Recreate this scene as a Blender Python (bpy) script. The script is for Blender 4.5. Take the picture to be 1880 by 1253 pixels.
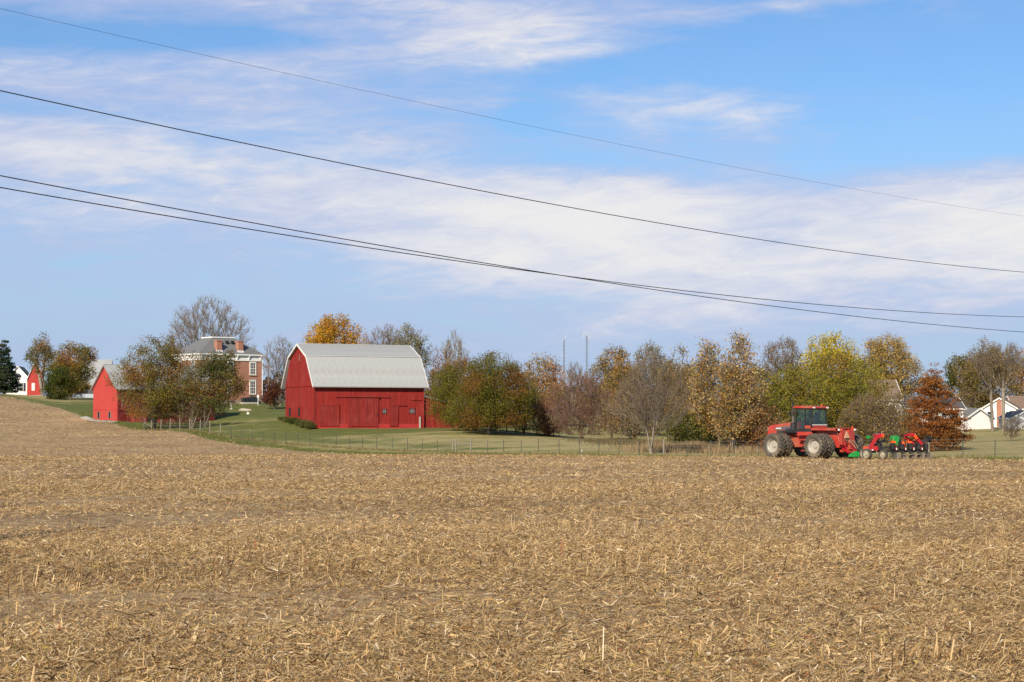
import bpy, math, random
import numpy as np
from mathutils import Vector, Matrix

# ------------------------------------------------------------------ clear
for o in list(bpy.data.objects):
    bpy.data.objects.remove(o)
S = bpy.context.scene
COL = S.collection
rad = math.radians

# ------------------------------------------------------------------ camera
F = 3500.0                      # focal length in photo pixels (1880 wide)
CAMZ = 2.6
PITCH = math.atan(148.5 / F)
cam_d = bpy.data.cameras.new('camera')
cam = bpy.data.objects.new('camera', cam_d)
COL.objects.link(cam)
cam_d.sensor_width = 36.0
cam_d.lens = 36.0 * F / 1880.0
cam_d.clip_start = 0.5
cam_d.clip_end = 20000
cam.location = (0, 0, CAMZ)
cam.rotation_euler = (rad(90) + PITCH, 0, 0)
S.camera = cam

# ------------------------------------------------------------------ sun, exposure
SUN_EL = rad(31)
sx, sy = -0.38, -0.925
sl = math.hypot(sx, sy); sx /= sl; sy /= sl
TO_SUN = Vector((sx * math.cos(SUN_EL), sy * math.cos(SUN_EL), math.sin(SUN_EL)))
sun_d = bpy.data.lights.new('sun', 'SUN')
sun_d.energy = 4.9
sun_d.angle = rad(0.53)
sun_d.color = (1.0, 0.895, 0.735)
sun = bpy.data.objects.new('sun', sun_d)
COL.objects.link(sun)
sun.rotation_euler = (-TO_SUN).to_track_quat('-Z', 'Y').to_euler()
S.view_settings.view_transform = 'Standard'
S.view_settings.look = 'None'
S.view_settings.gamma = 1
S.view_settings.exposure = 0.32
S.cycles.max_bounces = 5
S.cycles.diffuse_bounces = 2
S.cycles.glossy_bounces = 2
S.view_settings.use_curve_mapping = False

# ------------------------------------------------------------------ node helpers
class NT:
    def __init__(self, tree):
        self.t = tree; self.n = tree.nodes; self.l = tree.links
    def new(self, typ, **kw):
        n = self.n.new(typ)
        for k, v in kw.items():
            setattr(n, k, v)
        return n
    def put(self, sock, val):
        if hasattr(val, 'is_output'):
            self.l.new(val, sock)
        elif val is not None:
            sock.default_value = val
    def m(self, op, a, b=None, c=None, clamp=False):
        n = self.new('ShaderNodeMath', operation=op, use_clamp=clamp)
        self.put(n.inputs[0], a)
        if b is not None: self.put(n.inputs[1], b)
        if c is not None: self.put(n.inputs[2], c)
        return n.outputs[0]
    def comb(self, x, y, z=0.0):
        n = self.new('ShaderNodeCombineXYZ')
        for i, v in enumerate((x, y, z)):
            self.put(n.inputs[i], v)
        return n.outputs[0]
    def noise(self, vec, scale, detail=4, rough=0.55, dist=0.0, dim='3D'):
        n = self.new('ShaderNodeTexNoise', noise_dimensions=dim)
        if vec is not None: self.l.new(vec, n.inputs['Vector'])
        n.inputs['Scale'].default_value = scale
        n.inputs['Detail'].default_value = detail
        n.inputs['Roughness'].default_value = rough
        n.inputs['Distortion'].default_value = dist
        return n.outputs[0]
    def remap(self, v, a, b, c=0.0, d=1.0, smooth=True):
        n = self.new('ShaderNodeMapRange', interpolation_type='SMOOTHSTEP' if smooth else 'LINEAR')
        self.put(n.inputs['Value'], v)
        for k, x in zip(('From Min', 'From Max', 'To Min', 'To Max'), (a, b, c, d)):
            n.inputs[k].default_value = x
        return n.outputs[0]
    def mix(self, fac, a, b, mode='MIX'):
        n = self.new('ShaderNodeMix', data_type='RGBA', blend_type=mode)
        self.put(n.inputs[0], fac)
        for s, v in ((n.inputs[6], a), (n.inputs[7], b)):
            if hasattr(v, 'is_output'): self.l.new(v, s)
            else: s.default_value = (*v[:3], 1)
        return n.outputs[2]
    def vmul(self, vec, xyz):
        n = self.new('ShaderNodeVectorMath', operation='MULTIPLY')
        self.l.new(vec, n.inputs[0]); n.inputs[1].default_value = xyz
        return n.outputs[0]

# ------------------------------------------------------------------ world: clear sky with high cloud sheets
W = bpy.data.worlds.new('World')
S.world = W
W.use_nodes = True
t = NT(W.node_tree)
t.n.clear()
SKY_STR = 0.10
sky = t.new('ShaderNodeTexSky', sky_type='NISHITA')
sky.sun_disc = False
sky.sun_elevation = SUN_EL
sky.sun_rotation = math.atan2(TO_SUN.x, TO_SUN.y)
sky.altitude = 200
sky.air_density = 1.0
sky.dust_density = 0.3
sky.ozone_density = 1.6
tc = t.new('ShaderNodeTexCoord')
sep = t.new('ShaderNodeSeparateXYZ')
t.l.new(tc.outputs['Generated'], sep.inputs[0])
az = t.m('ARCTAN2', sep.outputs[0], sep.outputs[1])
el = t.m('ARCSINE', sep.outputs[2])
def blob(u, v, ru, rv, w, tilt=0.0):
    a0, e0 = (u - 940) / F, (775 - v) / F
    da = t.m('SUBTRACT', az, a0); de = t.m('SUBTRACT', el, e0)
    if tilt:
        de = t.m('SUBTRACT', de, t.m('MULTIPLY', da, tilt))
    q = t.m('ADD', t.m('POWER', t.m('DIVIDE', da, ru / F), 2.0), t.m('POWER', t.m('DIVIDE', de, rv / F), 2.0))
    return t.m('MULTIPLY', t.m('EXPONENT', t.m('MULTIPLY', q, -1.0)), w)
CLOUDS = [
    (300, 8, 640, 46, 0.78, 0), (930, 58, 330, 56, 0.82, 0.03), (600, 112, 300, 26, 0.52, 0.05),
    (60, 165, 460, 48, 0.60, 0), (520, 200, 420, 60, 0.62, -0.03), (760, 262, 170, 30, 0.42, 0),
    (60, 280, 240, 44, 0.95, -0.05), (420, 315, 560, 66, 0.64, -0.02), (80, 390, 340, 40, 0.58, 0), (640, 395, 420, 60, 0.30, 0),
    (1270, 198, 210, 34, 0.72, -0.02), (1190, 245, 60, 34, 0.40, -0.3), (1370, 245, 80, 34, 0.38, 0.2),
    (1010, 108, 130, 16, 0.50, 0.1), (1450, 25, 200, 14, 0.60, 0.05), (1600, 271, 60, 6, 0.35, 0),
    (1150, 390, 420, 72, 0.90, -0.03), (1580, 415, 420, 85, 0.90, 0), (1890, 395, 220, 92, 0.95, 0.05),
    (1450, 510, 560, 62, 0.78, 0), (1760, 560, 300, 34, 0.42, 0), (1330, 600, 420, 34, 0.40, 0.05), (800, 540, 420, 60, 0.26, 0), (150, 470, 380, 50, 0.24, 0), (1000, 650, 900, 30, 0.25, 0), (1200, 580, 220, 26, 0.50, 0.16), (880, 420, 300, 90, 0.56, 0),
    (90, 520, 110, 14, 0.35, 0.1), (230, 575, 260, 16, 0.34, 0.06), (560, 620, 300, 18, 0.30, 0), (500, 445, 560, 50, 0.32, -0.04), (1150, 470, 420, 60, 0.35, 0),
    (260, 84, 330, 22, -0.50, 0), (1580, 130, 400, 70, -0.85, 0), (960, 225, 70, 60, -0.40, 0.2),
    (1060, 298, 190, 14, -0.45, -0.02), (1690, 285, 190, 30, -0.60, 0), (400, 520, 420, 40, -0.12, 0),
    (1640, 525, 120, 20, -0.3, 0), (30, 222, 90, 9, -0.30, 0),
]
mask = None
for c in CLOUDS:
    b = blob(*c)
    mask = b if mask is None else t.m('ADD', mask, b)
vec1 = t.comb(t.m('MULTIPLY', az, 7.0), t.m('MULTIPLY', t.m('ADD', el, t.m('MULTIPLY', az, 0.05)), 34.0), 0.3)
n1 = t.noise(vec1, 1.7, 7, 0.60, 0.6)
vec2 = t.comb(t.m('MULTIPLY', az, 28.0), t.m('MULTIPLY', t.m('SUBTRACT', el, t.m('MULTIPLY', az, 0.08)), 130.0), 2.7)
n2 = t.noise(vec2, 1.0, 5, 0.65, 0.8)
vec3 = t.comb(t.m('MULTIPLY', az, 2.6), t.m('MULTIPLY', el, 13.0), 5.1)
n3 = t.noise(vec3, 1.4, 4, 0.55, 0.3)
tot = t.m('ADD', t.m('ADD', t.m('MULTIPLY', t.m('SUBTRACT', n1, 0.5), 1.45), t.m('MULTIPLY', t.m('SUBTRACT', n2, 0.5), 0.85)), mask)
cov = t.remap(tot, -0.08, 0.95, 0.0, 0.90, False)
shade = t.m('ADD', t.m('MULTIPLY', tot, 0.55), t.m('ADD', t.m('MULTIPLY', t.m('SUBTRACT', n3, 0.5), 1.7), t.m('MULTIPLY', t.m('SUBTRACT', n2, 0.5), 0.5)))
K = 1.0 / SKY_STR / 2 ** 0.32
def cl(r, g, b): return (r * K, g * K, b * K)
shade = t.m('SUBTRACT', shade, t.remap(az, 0.05, -0.25, 0.0, 0.22))
ccol = t.mix(t.remap(shade, -0.05, 1.15), cl(0.47, 0.545, 0.79), cl(0.90, 0.865, 0.84))
# thin high haze sheet that whitens the sky towards the horizon
veil = t.m('ADD', t.remap(el, 0.01, 0.19, 0.92, 0.04), t.m('MULTIPLY', t.m('SUBTRACT', n1, 0.5), 0.25), clamp=True)
skyt = t.mix(1.0, sky.outputs[0], (0.54, 0.74, 0.98), 'MULTIPLY')
skycol = t.mix(veil, skyt, cl(0.41, 0.535, 0.745))
final = t.mix(cov, skycol, ccol)
bg = t.new('ShaderNodeBackground')
t.l.new(final, bg.inputs[0]); bg.inputs[1].default_value = SKY_STR
out = t.new('ShaderNodeOutputWorld')
t.l.new(bg.outputs[0], out.inputs[0])

# ------------------------------------------------------------------ placing helpers
def P(u, v, Y):
    """world point that shows at photo pixel (u, v) when it stands Y metres out"""
    a = (u - 940.0) / F; b = (626.5 - v) / F
    cp, sp = math.cos(PITCH), math.sin(PITCH)
    k = Y / (cp - b * sp)
    return Vector((a * k, Y, CAMZ + (sp + b * cp) * k))

# terrain: thin plate spline through surveyed points
ctrl = []
for (u, v, Y) in [
    (0, 726, 330), (90, 742, 300), (170, 772, 268), (300, 790, 250), (435, 806, 227), (666, 826, 203.5), (895, 834, 184.6),
    (1195, 838, 166), (1391, 841, 153.8), (1600, 842, 143), (1825, 842, 134),
    (60, 726, 375), (130, 732, 335), (216, 774, 262), (173, 765, 270), (395, 785, 264), (460, 741, 305), (370, 745, 300), (430, 757, 285),
    (577, 787, 235), (850, 788, 241), (524, 770, 247), (700, 788, 238), (876, 791, 228), (930, 797, 224), (1000, 802, 225), (1060, 806, 228),
    (1195, 832, 176), (1120, 812, 205), (1320, 830, 186), (1500, 834, 176), (1720, 827, 172), (1800, 788, 262), (1880, 789, 255),
    (1770, 815, 190), (1860, 815, 185), (640, 806, 222), (800, 814, 208), (950, 815, 204), (1050, 822, 195),
    (100, 800, 232), (100, 775, 265), (300, 805, 225), (0, 770, 262), (0, 805, 225), (-120, 715, 330), (-120, 775, 250), (-120, 805, 215),
    (480, 765, 272), (960, 783, 262), (2050, 790, 250), (2050, 840, 130), (1650, 808, 215), (1450, 815, 230), (1250, 800, 260)]:
    p = P(u, v, Y); ctrl.append((p.x, p.y, p.z))
for x, y in [(-30, -40), (30, -40), (-60, -40), (60, -40), (0, 0), (-25, 25), (25, 25), (-9, 45), (9, 45), (-28, 60), (28, 60), (0, 80), (-50, 70), (50, 70),
             (-22, 100), (0, 105), (24, 100), (-36, 125), (-14, 130), (6, 135), (20, 136), (30, 126), (48, 105), (-60, 120), (60, 60), (-90, 60), (-90, 120)]:
    ctrl.append((x, y, 0.0))
for x, y, z in [(-45, 176, -0.55), (-30, 172, -0.6), (-60, 178, -0.4), (-16, 165, -0.35), (-75, 180, -0.2),
                (-60, 420, 8.5), (-20, 400, 7.0), (40, 360, 2.0), (90, 340, 2.2), (120, 250, 2.0), (-160, 420, 9), (-170, 250, 4.5), (-160, 120, 1),
                (0, 300, 3.0), (30, 280, 1.5), (60, 310, 2), (140, 80, 0.0), (0, 520, 3.0), (-150, 560, 5), (150, 500, 2.0)]:
    ctrl.append((x, y, z))
C = np.array(ctrl)
_XY = C[:, :2] / 100.0
def _U(r2):
    return np.where(r2 > 1e-12, r2 * np.log(np.maximum(r2, 1e-12)), 0.0)
_n = len(C)
_K = _U(((_XY[:, None] - _XY[None]) ** 2).sum(-1)) + np.eye(_n) * 1e-3
_Pm = np.hstack([np.ones((_n, 1)), _XY])
_A = np.zeros((_n + 3, _n + 3)); _A[:_n, :_n] = _K; _A[:_n, _n:] = _Pm; _A[_n:, :_n] = _Pm.T
_w = np.linalg.solve(_A, np.concatenate([C[:, 2], np.zeros(3)]))
def Hraw(x, y):
    x = np.asarray(x, float); y = np.asarray(y, float)
    shp = x.shape
    q = np.stack([x.ravel(), y.ravel()], -1) / 100.0
    outz = np.empty(len(q))
    for i in range(0, len(q), 60000):
        b = q[i:i + 60000]
        r2 = ((b[:, None] - _XY[None]) ** 2).sum(-1)
        outz[i:i + 60000] = _U(r2) @ _w[:_n] + _w[_n] + b @ _w[_n + 1:]
    return outz.reshape(shp)
def sstep(a, b, x):
    k = np.clip((x - a) / (b - a), 0, 1); return k * k * (3 - 2 * k)
def H(x, y):
    x = np.asarray(x, float); y = np.asarray(y, float)
    far = np.maximum.reduce([sstep(330, 520, y), sstep(130, 260, np.abs(x)), sstep(10, -40, y)])
    lim = np.where(y < 0, 0.0, np.where(x < 0, 4.5, 1.8))
    z = Hraw(np.clip(x, -260, 260), np.clip(y, -60, 560)) * (1 - far) + lim * far * sstep(-60, 260, y)
    und = 0.045 * np.sin(0.62 * y + 0.21 * x) * np.sin(0.17 * x - 0.11 * y + 1.0) + 0.03 * np.sin(1.05 * y - 0.35 * x + 2.0) * np.sin(0.31 * x + 0.13 * y)
    return z + und * sstep(8, 30, y) * (1 - sstep(140, 200, y))
_gx = np.arange(-170, 171, 1.0); _gy = np.arange(0, 431, 1.0)
_G = H(*np.meshgrid(_gx, _gy))
def Hq(x, y):
    """quick bilinear height for many points"""
    fx = np.clip(np.asarray(x, float) + 170, 0, 339.999); fy = np.clip(np.asarray(y, float), 0, 429.999)
    i = fx.astype(int); j = fy.astype(int); a = fx - i; b = fy - j
    return _G[j, i] * (1 - a) * (1 - b) + _G[j, i + 1] * a * (1 - b) + _G[j + 1, i] * (1 - a) * b + _G[j + 1, i + 1] * a * b
def ground(u, Y):
    x = (u - 940.0) / F * Y
    return Vector((x, Y, float(H(x, Y))))

# field edge as y(x)
_fx = [-260, -150, -88.6, -72.9, -59, -46, -33, -20.5, -5.5, 3, 17.8, 26, 34, 60, 100]
_fy = [345, 345, 330, 299, 268, 248, 222, 201, 179, 167, 147, 137, 127, 92, 40]
def field_edge(x):
    return np.interp(x, _fx, _fy) + 0.5 * np.sin(x * 0.9) + 0.35 * np.sin(x * 2.3 + 1)
FENCE = lambda X: 226.8 - 1.39 * (X + 32.7)

# ------------------------------------------------------------------ object helpers
def tag(o, label=None, cat=None, group=None, kind=None):
    if label: o['label'] = label
    if cat: o['category'] = cat
    if group: o['group'] = group
    if kind: o['kind'] = kind
    return o
def empty(name, loc=(0, 0, 0), rz=0.0, parent=None, rot=None):
    o = bpy.data.objects.new(name, None)
    o.empty_display_size = 0.3
    COL.objects.link(o)
    o.location = loc
    o.rotation_euler = rot if rot else (0, 0, rz)
    if parent: o.parent = parent
    return o
def link_mesh(name, me, mat, parent=None):
    o = bpy.data.objects.new(name, me)
    COL.objects.link(o)
    if mat is not None and not me.materials: me.materials.append(mat)
    if parent: o.parent = parent
    return o
def np_mesh(name, V, Fc, mat, parent=None, col=None, smooth=False):
    """V (n,3); Fc one (m,k) face array or a list of them"""
    me = bpy.data.meshes.new(name)
    V = np.ascontiguousarray(V, np.float32)
    FL = [np.ascontiguousarray(f, np.int32) for f in (Fc if isinstance(Fc, list) else [Fc])]
    sizes = np.concatenate([np.full(len(f), f.shape[1], np.int32) for f in FL])
    me.vertices.add(len(V)); me.vertices.foreach_set('co', V.ravel())
    li = np.concatenate([f.ravel() for f in FL])
    me.loops.add(len(li)); me.loops.foreach_set('vertex_index', li)
    m = len(sizes)
    me.polygons.add(m)
    me.polygons.foreach_set('loop_start', np.concatenate([[0], np.cumsum(sizes)[:-1]]).astype(np.int32))
    me.polygons.foreach_set('use_smooth', np.full(m, smooth))
    if col is not None:
        a = me.color_attributes.new('Col', 'FLOAT_COLOR', 'POINT')
        c4 = np.ones((len(V), 4), np.float32); c4[:, :3] = col
        a.data.foreach_set('color', c4.ravel())
    me.update(calc_edges=True)
    return link_mesh(name, me, mat, parent)
class MB:
    def __init__(self): self.v = []; self.f = []
    def add(self, vs, fs):
        b = len(self.v)
        self.v += [tuple(x) for x in vs]; self.f += [tuple(i + b for i in q) for q in fs]
        return self
    def box(self, x0, x1, y0, y1, z0, z1):
        return self.add([(x0, y0, z0), (x1, y0, z0), (x1, y1, z0), (x0, y1, z0), (x0, y0, z1), (x1, y0, z1), (x1, y1, z1), (x0, y1, z1)],
                        [(0, 3, 2, 1), (4, 5, 6, 7), (0, 1, 5, 4), (1, 2, 6, 5), (2, 3, 7, 6), (3, 0, 4, 7)])
    def prism(self, poly, a0, a1, axis='y'):
        """poly: points in the two other axes (x,z for y; y,z for x; x,y for z), extruded a0..a1"""
        n = len(poly)
        def mk(p, a):
            return {'y': (p[0], a, p[1]), 'x': (a, p[0], p[1]), 'z': (p[0], p[1], a)}[axis]
        vs = [mk(p, a0) for p in poly] + [mk(p, a1) for p in poly]
        fs = [tuple(range(n)), tuple(range(2 * n - 1, n - 1, -1))]
        fs += [(i, i + n, (i + 1) % n + n, (i + 1) % n) for i in range(n)]
        return self.add(vs, fs)
    def tube(self, p0, p1, r0, r1=None, n=8):
        p0 = Vector(p0); p1 = Vector(p1); r1 = r0 if r1 is None else r1
        d = (p1 - p0).normalized()
        a = d.orthogonal().normalized(); b = d.cross(a)
        vs = []
        for p, r in ((p0, r0), (p1, r1)):
            for i in range(n):
                q = 2 * math.pi * i / n
                vs.append(p + a * (r * math.cos(q)) + b * (r * math.sin(q)))
        fs = [(i, (i + 1) % n, (i + 1) % n + n, i + n) for i in range(n)] + [tuple(range(n - 1, -1, -1)), tuple(range(n, 2 * n))]
        return self.add(vs, fs)
    def bar(self, p0, p1, w, h):
        """rectangular bar between two points, w sideways, h upwards"""
        p0 = Vector(p0); p1 = Vector(p1); d = (p1 - p0).normalized()
        up = Vector((0, 0, 1)) if abs(d.z) < 0.95 else Vector((1, 0, 0))
        s = d.cross(up).normalized(); u2 = s.cross(d)
        vs = [p + s * (i * w / 2) + u2 * (j * h / 2) for p in (p0, p1) for i, j in ((-1, -1), (1, -1), (1, 1), (-1, 1))]
        return self.add(vs, [(0, 1, 2, 3), (7, 6, 5, 4), (0, 4, 5, 1), (1, 5, 6, 2), (2, 6, 7, 3), (3, 7, 4, 0)])
    def path(self, pts, r, n=6):
        for a, b in zip(pts[:-1], pts[1:]): self.tube(a, b, r, r, n)
        return self
    def lathe(self, prof, n=32):
        """prof: (radius, y) closed loop spun round the y axis"""
        k = len(prof); vs = []
        for i in range(n):
            q = 2 * math.pi * i / n
            for r, y in prof: vs.append((r * math.cos(q), y, r * math.sin(q)))
        fs = []
        for i in range(n):
            j = (i + 1) % n
            for a in range(k - 1):
                fs.append((i * k + a, i * k + a + 1, j * k + a + 1, j * k + a))
        return self.add(vs, fs)
    def build(self, name, mat, parent=None, smooth=False, bevel=0.0):
        me = bpy.data.meshes.new(name)
        me.from_pydata(self.v, [], self.f)
        if smooth: me.polygons.foreach_set('use_smooth', [True] * len(me.polygons))
        me.update()
        import bmesh
        bm = bmesh.new(); bm.from_mesh(me); bmesh.ops.recalc_face_normals(bm, faces=bm.faces)
        if bevel:
            bmesh.ops.bevel(bm, geom=bm.edges[:], offset=bevel, segments=1, affect='EDGES', clamp_overlap=True)
        bm.to_mesh(me); bm.free()
        return link_mesh(name, me, mat, parent)

# ------------------------------------------------------------------ materials
MATS = {}
def principled(name):
    m = bpy.data.materials.new(name); m.use_nodes = True
    tt = NT(m.node_tree)
    b = m.node_tree.nodes['Principled BSDF']
    MATS[name] = m
    return m, tt, b
def mat(name, colr, rough=0.7, metal=0.0, var=0.18, scale=3.0, bump=0.0, spec=0.35, dirt=None, dirt_amt=0.0):
    m, tt, b = principled(name)
    co = tt.new('ShaderNodeTexCoord').outputs['Object']
    n = tt.noise(co, scale, 6, 0.6)
    v = tt.remap(n, 0.25, 0.75, 1 - var, 1 + var, False)
    c = tt.mix(1.0, colr, tt.comb(v, v, v), 'MULTIPLY')
    if dirt:
        n2 = tt.noise(co, scale * 0.7, 8, 0.7)
        c = tt.mix(tt.m('MULTIPLY', tt.remap(n2, 0.42, 0.68), dirt_amt), c, dirt)
    tt.l.new(c, b.inputs['Base Color'])
    b.inputs['Roughness'].default_value = rough
    b.inputs['Metallic'].default_value = metal
    b.inputs['Specular IOR Level'].default_value = spec
    if bump:
        bp = tt.new('ShaderNodeBump'); bp.inputs['Strength'].default_value = bump; bp.inputs['Distance'].default_value = 0.03
        tt.l.new(tt.noise(co, scale * 6, 5, 0.6), bp.inputs['Height']); tt.l.new(bp.outputs[0], b.inputs['Normal'])
    return m
def siding(name, colr, width=0.24, worn=(0.3, 0.25, 0.22), worn_amt=0.1, var=0.13, streak=0.4):
    """vertical boards: every board its own tone, a groove between, streaks down the grain"""
    m, tt, b = principled(name)
    co = tt.new('ShaderNodeTexCoord').outputs['Object']
    sp = tt.new('ShaderNodeSeparateXYZ'); tt.l.new(co, sp.inputs[0])
    s = tt.m('DIVIDE', tt.m('ADD', sp.outputs[0], sp.outputs[1]), width)
    fl = tt.m('FLOOR', s); fr = tt.m('FRACT', s)
    wn = tt.new('ShaderNodeTexWhiteNoise', noise_dimensions='1D'); tt.l.new(fl, wn.inputs['W'])
    v = tt.remap(wn.outputs[0], 0, 1, 1 - var, 1 + var, False)
    st = tt.noise(tt.vmul(co, (9.0, 9.0, 0.7)), 1.0, 7, 0.65)
    v2 = tt.remap(st, 0.25, 0.75, 1 - streak * 0.5, 1 + streak * 0.5, False)
    vv = tt.m('MULTIPLY', v, v2)
    c = tt.mix(1.0, colr, tt.comb(vv, vv, vv), 'MULTIPLY')
    big = tt.noise(co, 0.45, 5, 0.6)
    wr = tt.m('MULTIPLY', tt.remap(tt.m('ADD', tt.m('MULTIPLY', st, 0.7), tt.m('MULTIPLY', big, 0.5)), 0.56, 0.78), worn_amt)
    c = tt.mix(wr, c, worn)
    gr = tt.m('GREATER_THAN', tt.m('ABSOLUTE', tt.m('SUBTRACT', fr, 0.5)), 0.455)
    c = tt.mix(tt.m('MULTIPLY', gr, 0.6), c, (0.03, 0.012, 0.01))
    tt.l.new(c, b.inputs['Base Color'])
    b.inputs['Roughness'].default_value = 0.75
    b.inputs['Specular IOR Level'].default_value = 0.25
    bp = tt.new('ShaderNodeBump'); bp.inputs['Strength'].default_value = 0.6; bp.inputs['Distance'].default_value = 0.02
    tt.l.new(tt.m('SUBTRACT', tt.m('MULTIPLY', st, 0.5), gr), bp.inputs['Height']); tt.l.new(bp.outputs[0], b.inputs['Normal'])
    return m
def brick_mat(name):
    m, tt, b = principled(name)
    co = tt.new('ShaderNodeTexCoord').outputs['Object']
    sp = tt.new('ShaderNodeSeparateXYZ'); tt.l.new(co, sp.inputs[0])
    vv = tt.comb(tt.m('ADD', sp.outputs[0], sp.outputs[1]), sp.outputs[2], 0.0)
    br = tt.new('ShaderNodeTexBrick'); tt.l.new(vv, br.inputs['Vector'])
    br.inputs['Color1'].default_value = (0.42, 0.125, 0.055, 1); br.inputs['Color2'].default_value = (0.33, 0.10, 0.048, 1)
    br.inputs['Mortar'].default_value = (0.42, 0.33, 0.27, 1); br.inputs['Scale'].default_value = 1.0
    br.inputs['Brick Width'].default_value = 0.22; br.inputs['Row Height'].default_value = 0.075; br.inputs['Mortar Size'].default_value = 0.009
    n = tt.noise(co, 0.9, 7, 0.65)
    c = tt.mix(tt.m('MULTIPLY', tt.remap(n, 0.5, 0.72), 0.6), br.outputs[0], (0.45, 0.22, 0.12))
    n2 = tt.noise(co, 2.4, 6, 0.7)
    vz = tt.remap(n2, 0.25, 0.75, 0.75, 1.2, False)
    c = tt.mix(1.0, c, tt.comb(vz, vz, vz), 'MULTIPLY')
    tt.l.new(c, b.inputs['Base Color']); b.inputs['Roughness'].default_value = 0.85
    return m
def leaf_mat(name, trans=0.35):
    m = bpy.data.materials.new(name); m.use_nodes = True; MATS[name] = m
    tt = NT(m.node_tree); tt.n.clear()
    at = tt.new('ShaderNodeAttribute', attribute_name='Col')
    d = tt.new('ShaderNodeBsdfDiffuse'); tt.l.new(at.outputs[0], d.inputs[0])
    tr = tt.new('ShaderNodeBsdfTranslucent'); tt.l.new(at.outputs[0], tr.inputs[0])
    mx = tt.new('ShaderNodeMixShader'); mx.inputs[0].default_value = trans
    tt.l.new(d.outputs[0], mx.inputs[1]); tt.l.new(tr.outputs[0], mx.inputs[2])
    o = tt.new('ShaderNodeOutputMaterial'); tt.l.new(mx.outputs[0], o.inputs[0])
    return m
def glass_mat(name, tint, refl=0.2, dark=None):
    m = bpy.data.materials.new(name); m.use_nodes = True; MATS[name] = m
    tt = NT(m.node_tree); tt.n.clear()
    if dark:
        a = tt.new('ShaderNodeBsdfDiffuse'); a.inputs[0].default_value = (*dark, 1)
    else:
        a = tt.new('ShaderNodeBsdfTransparent'); a.inputs[0].default_value = (*tint, 1)
    g = tt.new('ShaderNodeBsdfGlossy'); g.inputs[0].default_value = (0.9, 0.95, 0.95, 1); g.inputs['Roughness'].default_value = 0.06
    mx = tt.new('ShaderNodeMixShader'); mx.inputs[0].default_value = refl
    tt.l.new(a.outputs[0], mx.inputs[1]); tt.l.new(g.outputs[0], mx.inputs[2])
    o = tt.new('ShaderNodeOutputMaterial'); tt.l.new(mx.outputs[0], o.inputs[0])
    return m

LEAF = leaf_mat('leaves', 0.45)
STOVER = leaf_mat('dry_stover', 0.15)
GRASSM = leaf_mat('grass_blades', 0.3)
BARK = mat('bark', (0.12, 0.095, 0.07), 0.9, var=0.4, scale=2.5)
BARK_PALE = mat('pale_bark', (0.25, 0.21, 0.16), 0.9, var=0.35, scale=2.5)
BARK_GREY = mat('grey_bark', (0.20, 0.16, 0.125), 0.9, var=0.35, scale=2.5)
TWIG = mat('twig_bark', (0.145, 0.105, 0.070), 0.9, var=0.35, scale=1.2)
TWIG_RED = mat('reddish_twigs', (0.16, 0.095, 0.065), 0.9, var=0.35, scale=1.2)
BARN_RED = siding('barn_red_boards', (0.265, 0.019, 0.014), 0.26, (0.34, 0.07, 0.055), 0.45, 0.16, 0.5)
BARN_RED2 = siding('barn_red_door_boards', (0.24, 0.021, 0.017), 0.20, (0.32, 0.07, 0.06), 0.5, 0.16, 0.5)
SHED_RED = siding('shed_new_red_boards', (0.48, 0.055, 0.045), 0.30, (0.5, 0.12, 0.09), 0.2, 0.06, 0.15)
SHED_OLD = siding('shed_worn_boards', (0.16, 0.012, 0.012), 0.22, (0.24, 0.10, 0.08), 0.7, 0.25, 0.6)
GREY_WOOD = siding('weathered_boards', (0.22, 0.19, 0.16), 0.2, (0.33, 0.3, 0.27), 0.6, 0.2, 0.6)
ROOF_METAL = mat('roof_metal', (0.37, 0.375, 0.355), 0.5, 0.0, 0.14, 0.6, 0.05, 0.4, (0.30, 0.285, 0.255), 0.45)
ROOF_METAL2 = mat('roof_metal_dull', (0.345, 0.355, 0.345), 0.5, 0.0, 0.14, 0.6, 0.05, 0.4, (0.27, 0.255, 0.235), 0.5)
WHITE = mat('white_paint', (0.78, 0.76, 0.71), 0.6, 0, 0.06, 2.0)
OLD_WHITE = mat('dirty_white_paint', (0.50, 0.43, 0.41), 0.7, 0, 0.1, 2.0)
WHITE_SIDING = mat('white_clapboard', (0.74, 0.73, 0.70), 0.7, 0, 0.07, 1.5)
SHINGLE = mat('grey_shingles', (0.155, 0.155, 0.15), 0.9, 0, 0.25, 5.0, 0.3)
SHINGLE_BR = mat('brown_shingles', (0.20, 0.135, 0.10), 0.9, 0, 0.25, 5.0, 0.3)
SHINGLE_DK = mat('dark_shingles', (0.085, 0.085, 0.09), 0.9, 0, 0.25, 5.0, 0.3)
BRICK = brick_mat('red_brick')
DARK = mat('dark_opening', (0.02, 0.018, 0.016), 0.9, 0, 0.2)
BARN_PANE = glass_mat('dusty_barn_pane', None, 0.06, (0.035, 0.03, 0.03))
PANE = glass_mat('window_pane', None, 0.16, (0.03, 0.035, 0.04))
CONCRETE = mat('concrete', (0.42, 0.39, 0.34), 0.9, 0, 0.2, 2.0, 0.2)
STONE = mat('stone', (0.40, 0.34, 0.26), 0.9, 0, 0.3, 1.5, 0.3)
STEEL_POST = mat('steel_post', (0.085, 0.095, 0.08), 0.7, 0.2, 0.3, 4.0)
WOOD_POST = mat('wood_post', (0.23, 0.195, 0.15), 0.9, 0, 0.3, 4.0, 0.3)
BLACK_PAINT = mat('black_paint', (0.02, 0.02, 0.02), 0.6, 0, 0.2)
WIRE = mat('fence_wire', (0.24, 0.23, 0.21), 0.6, 0.5, 0.1)
CABLE = mat('cable', (0.035, 0.036, 0.04), 0.6, 0, 0.1)
GALV = mat('galvanised', (0.34, 0.37, 0.41), 0.5, 0.3, 0.1)

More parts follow.
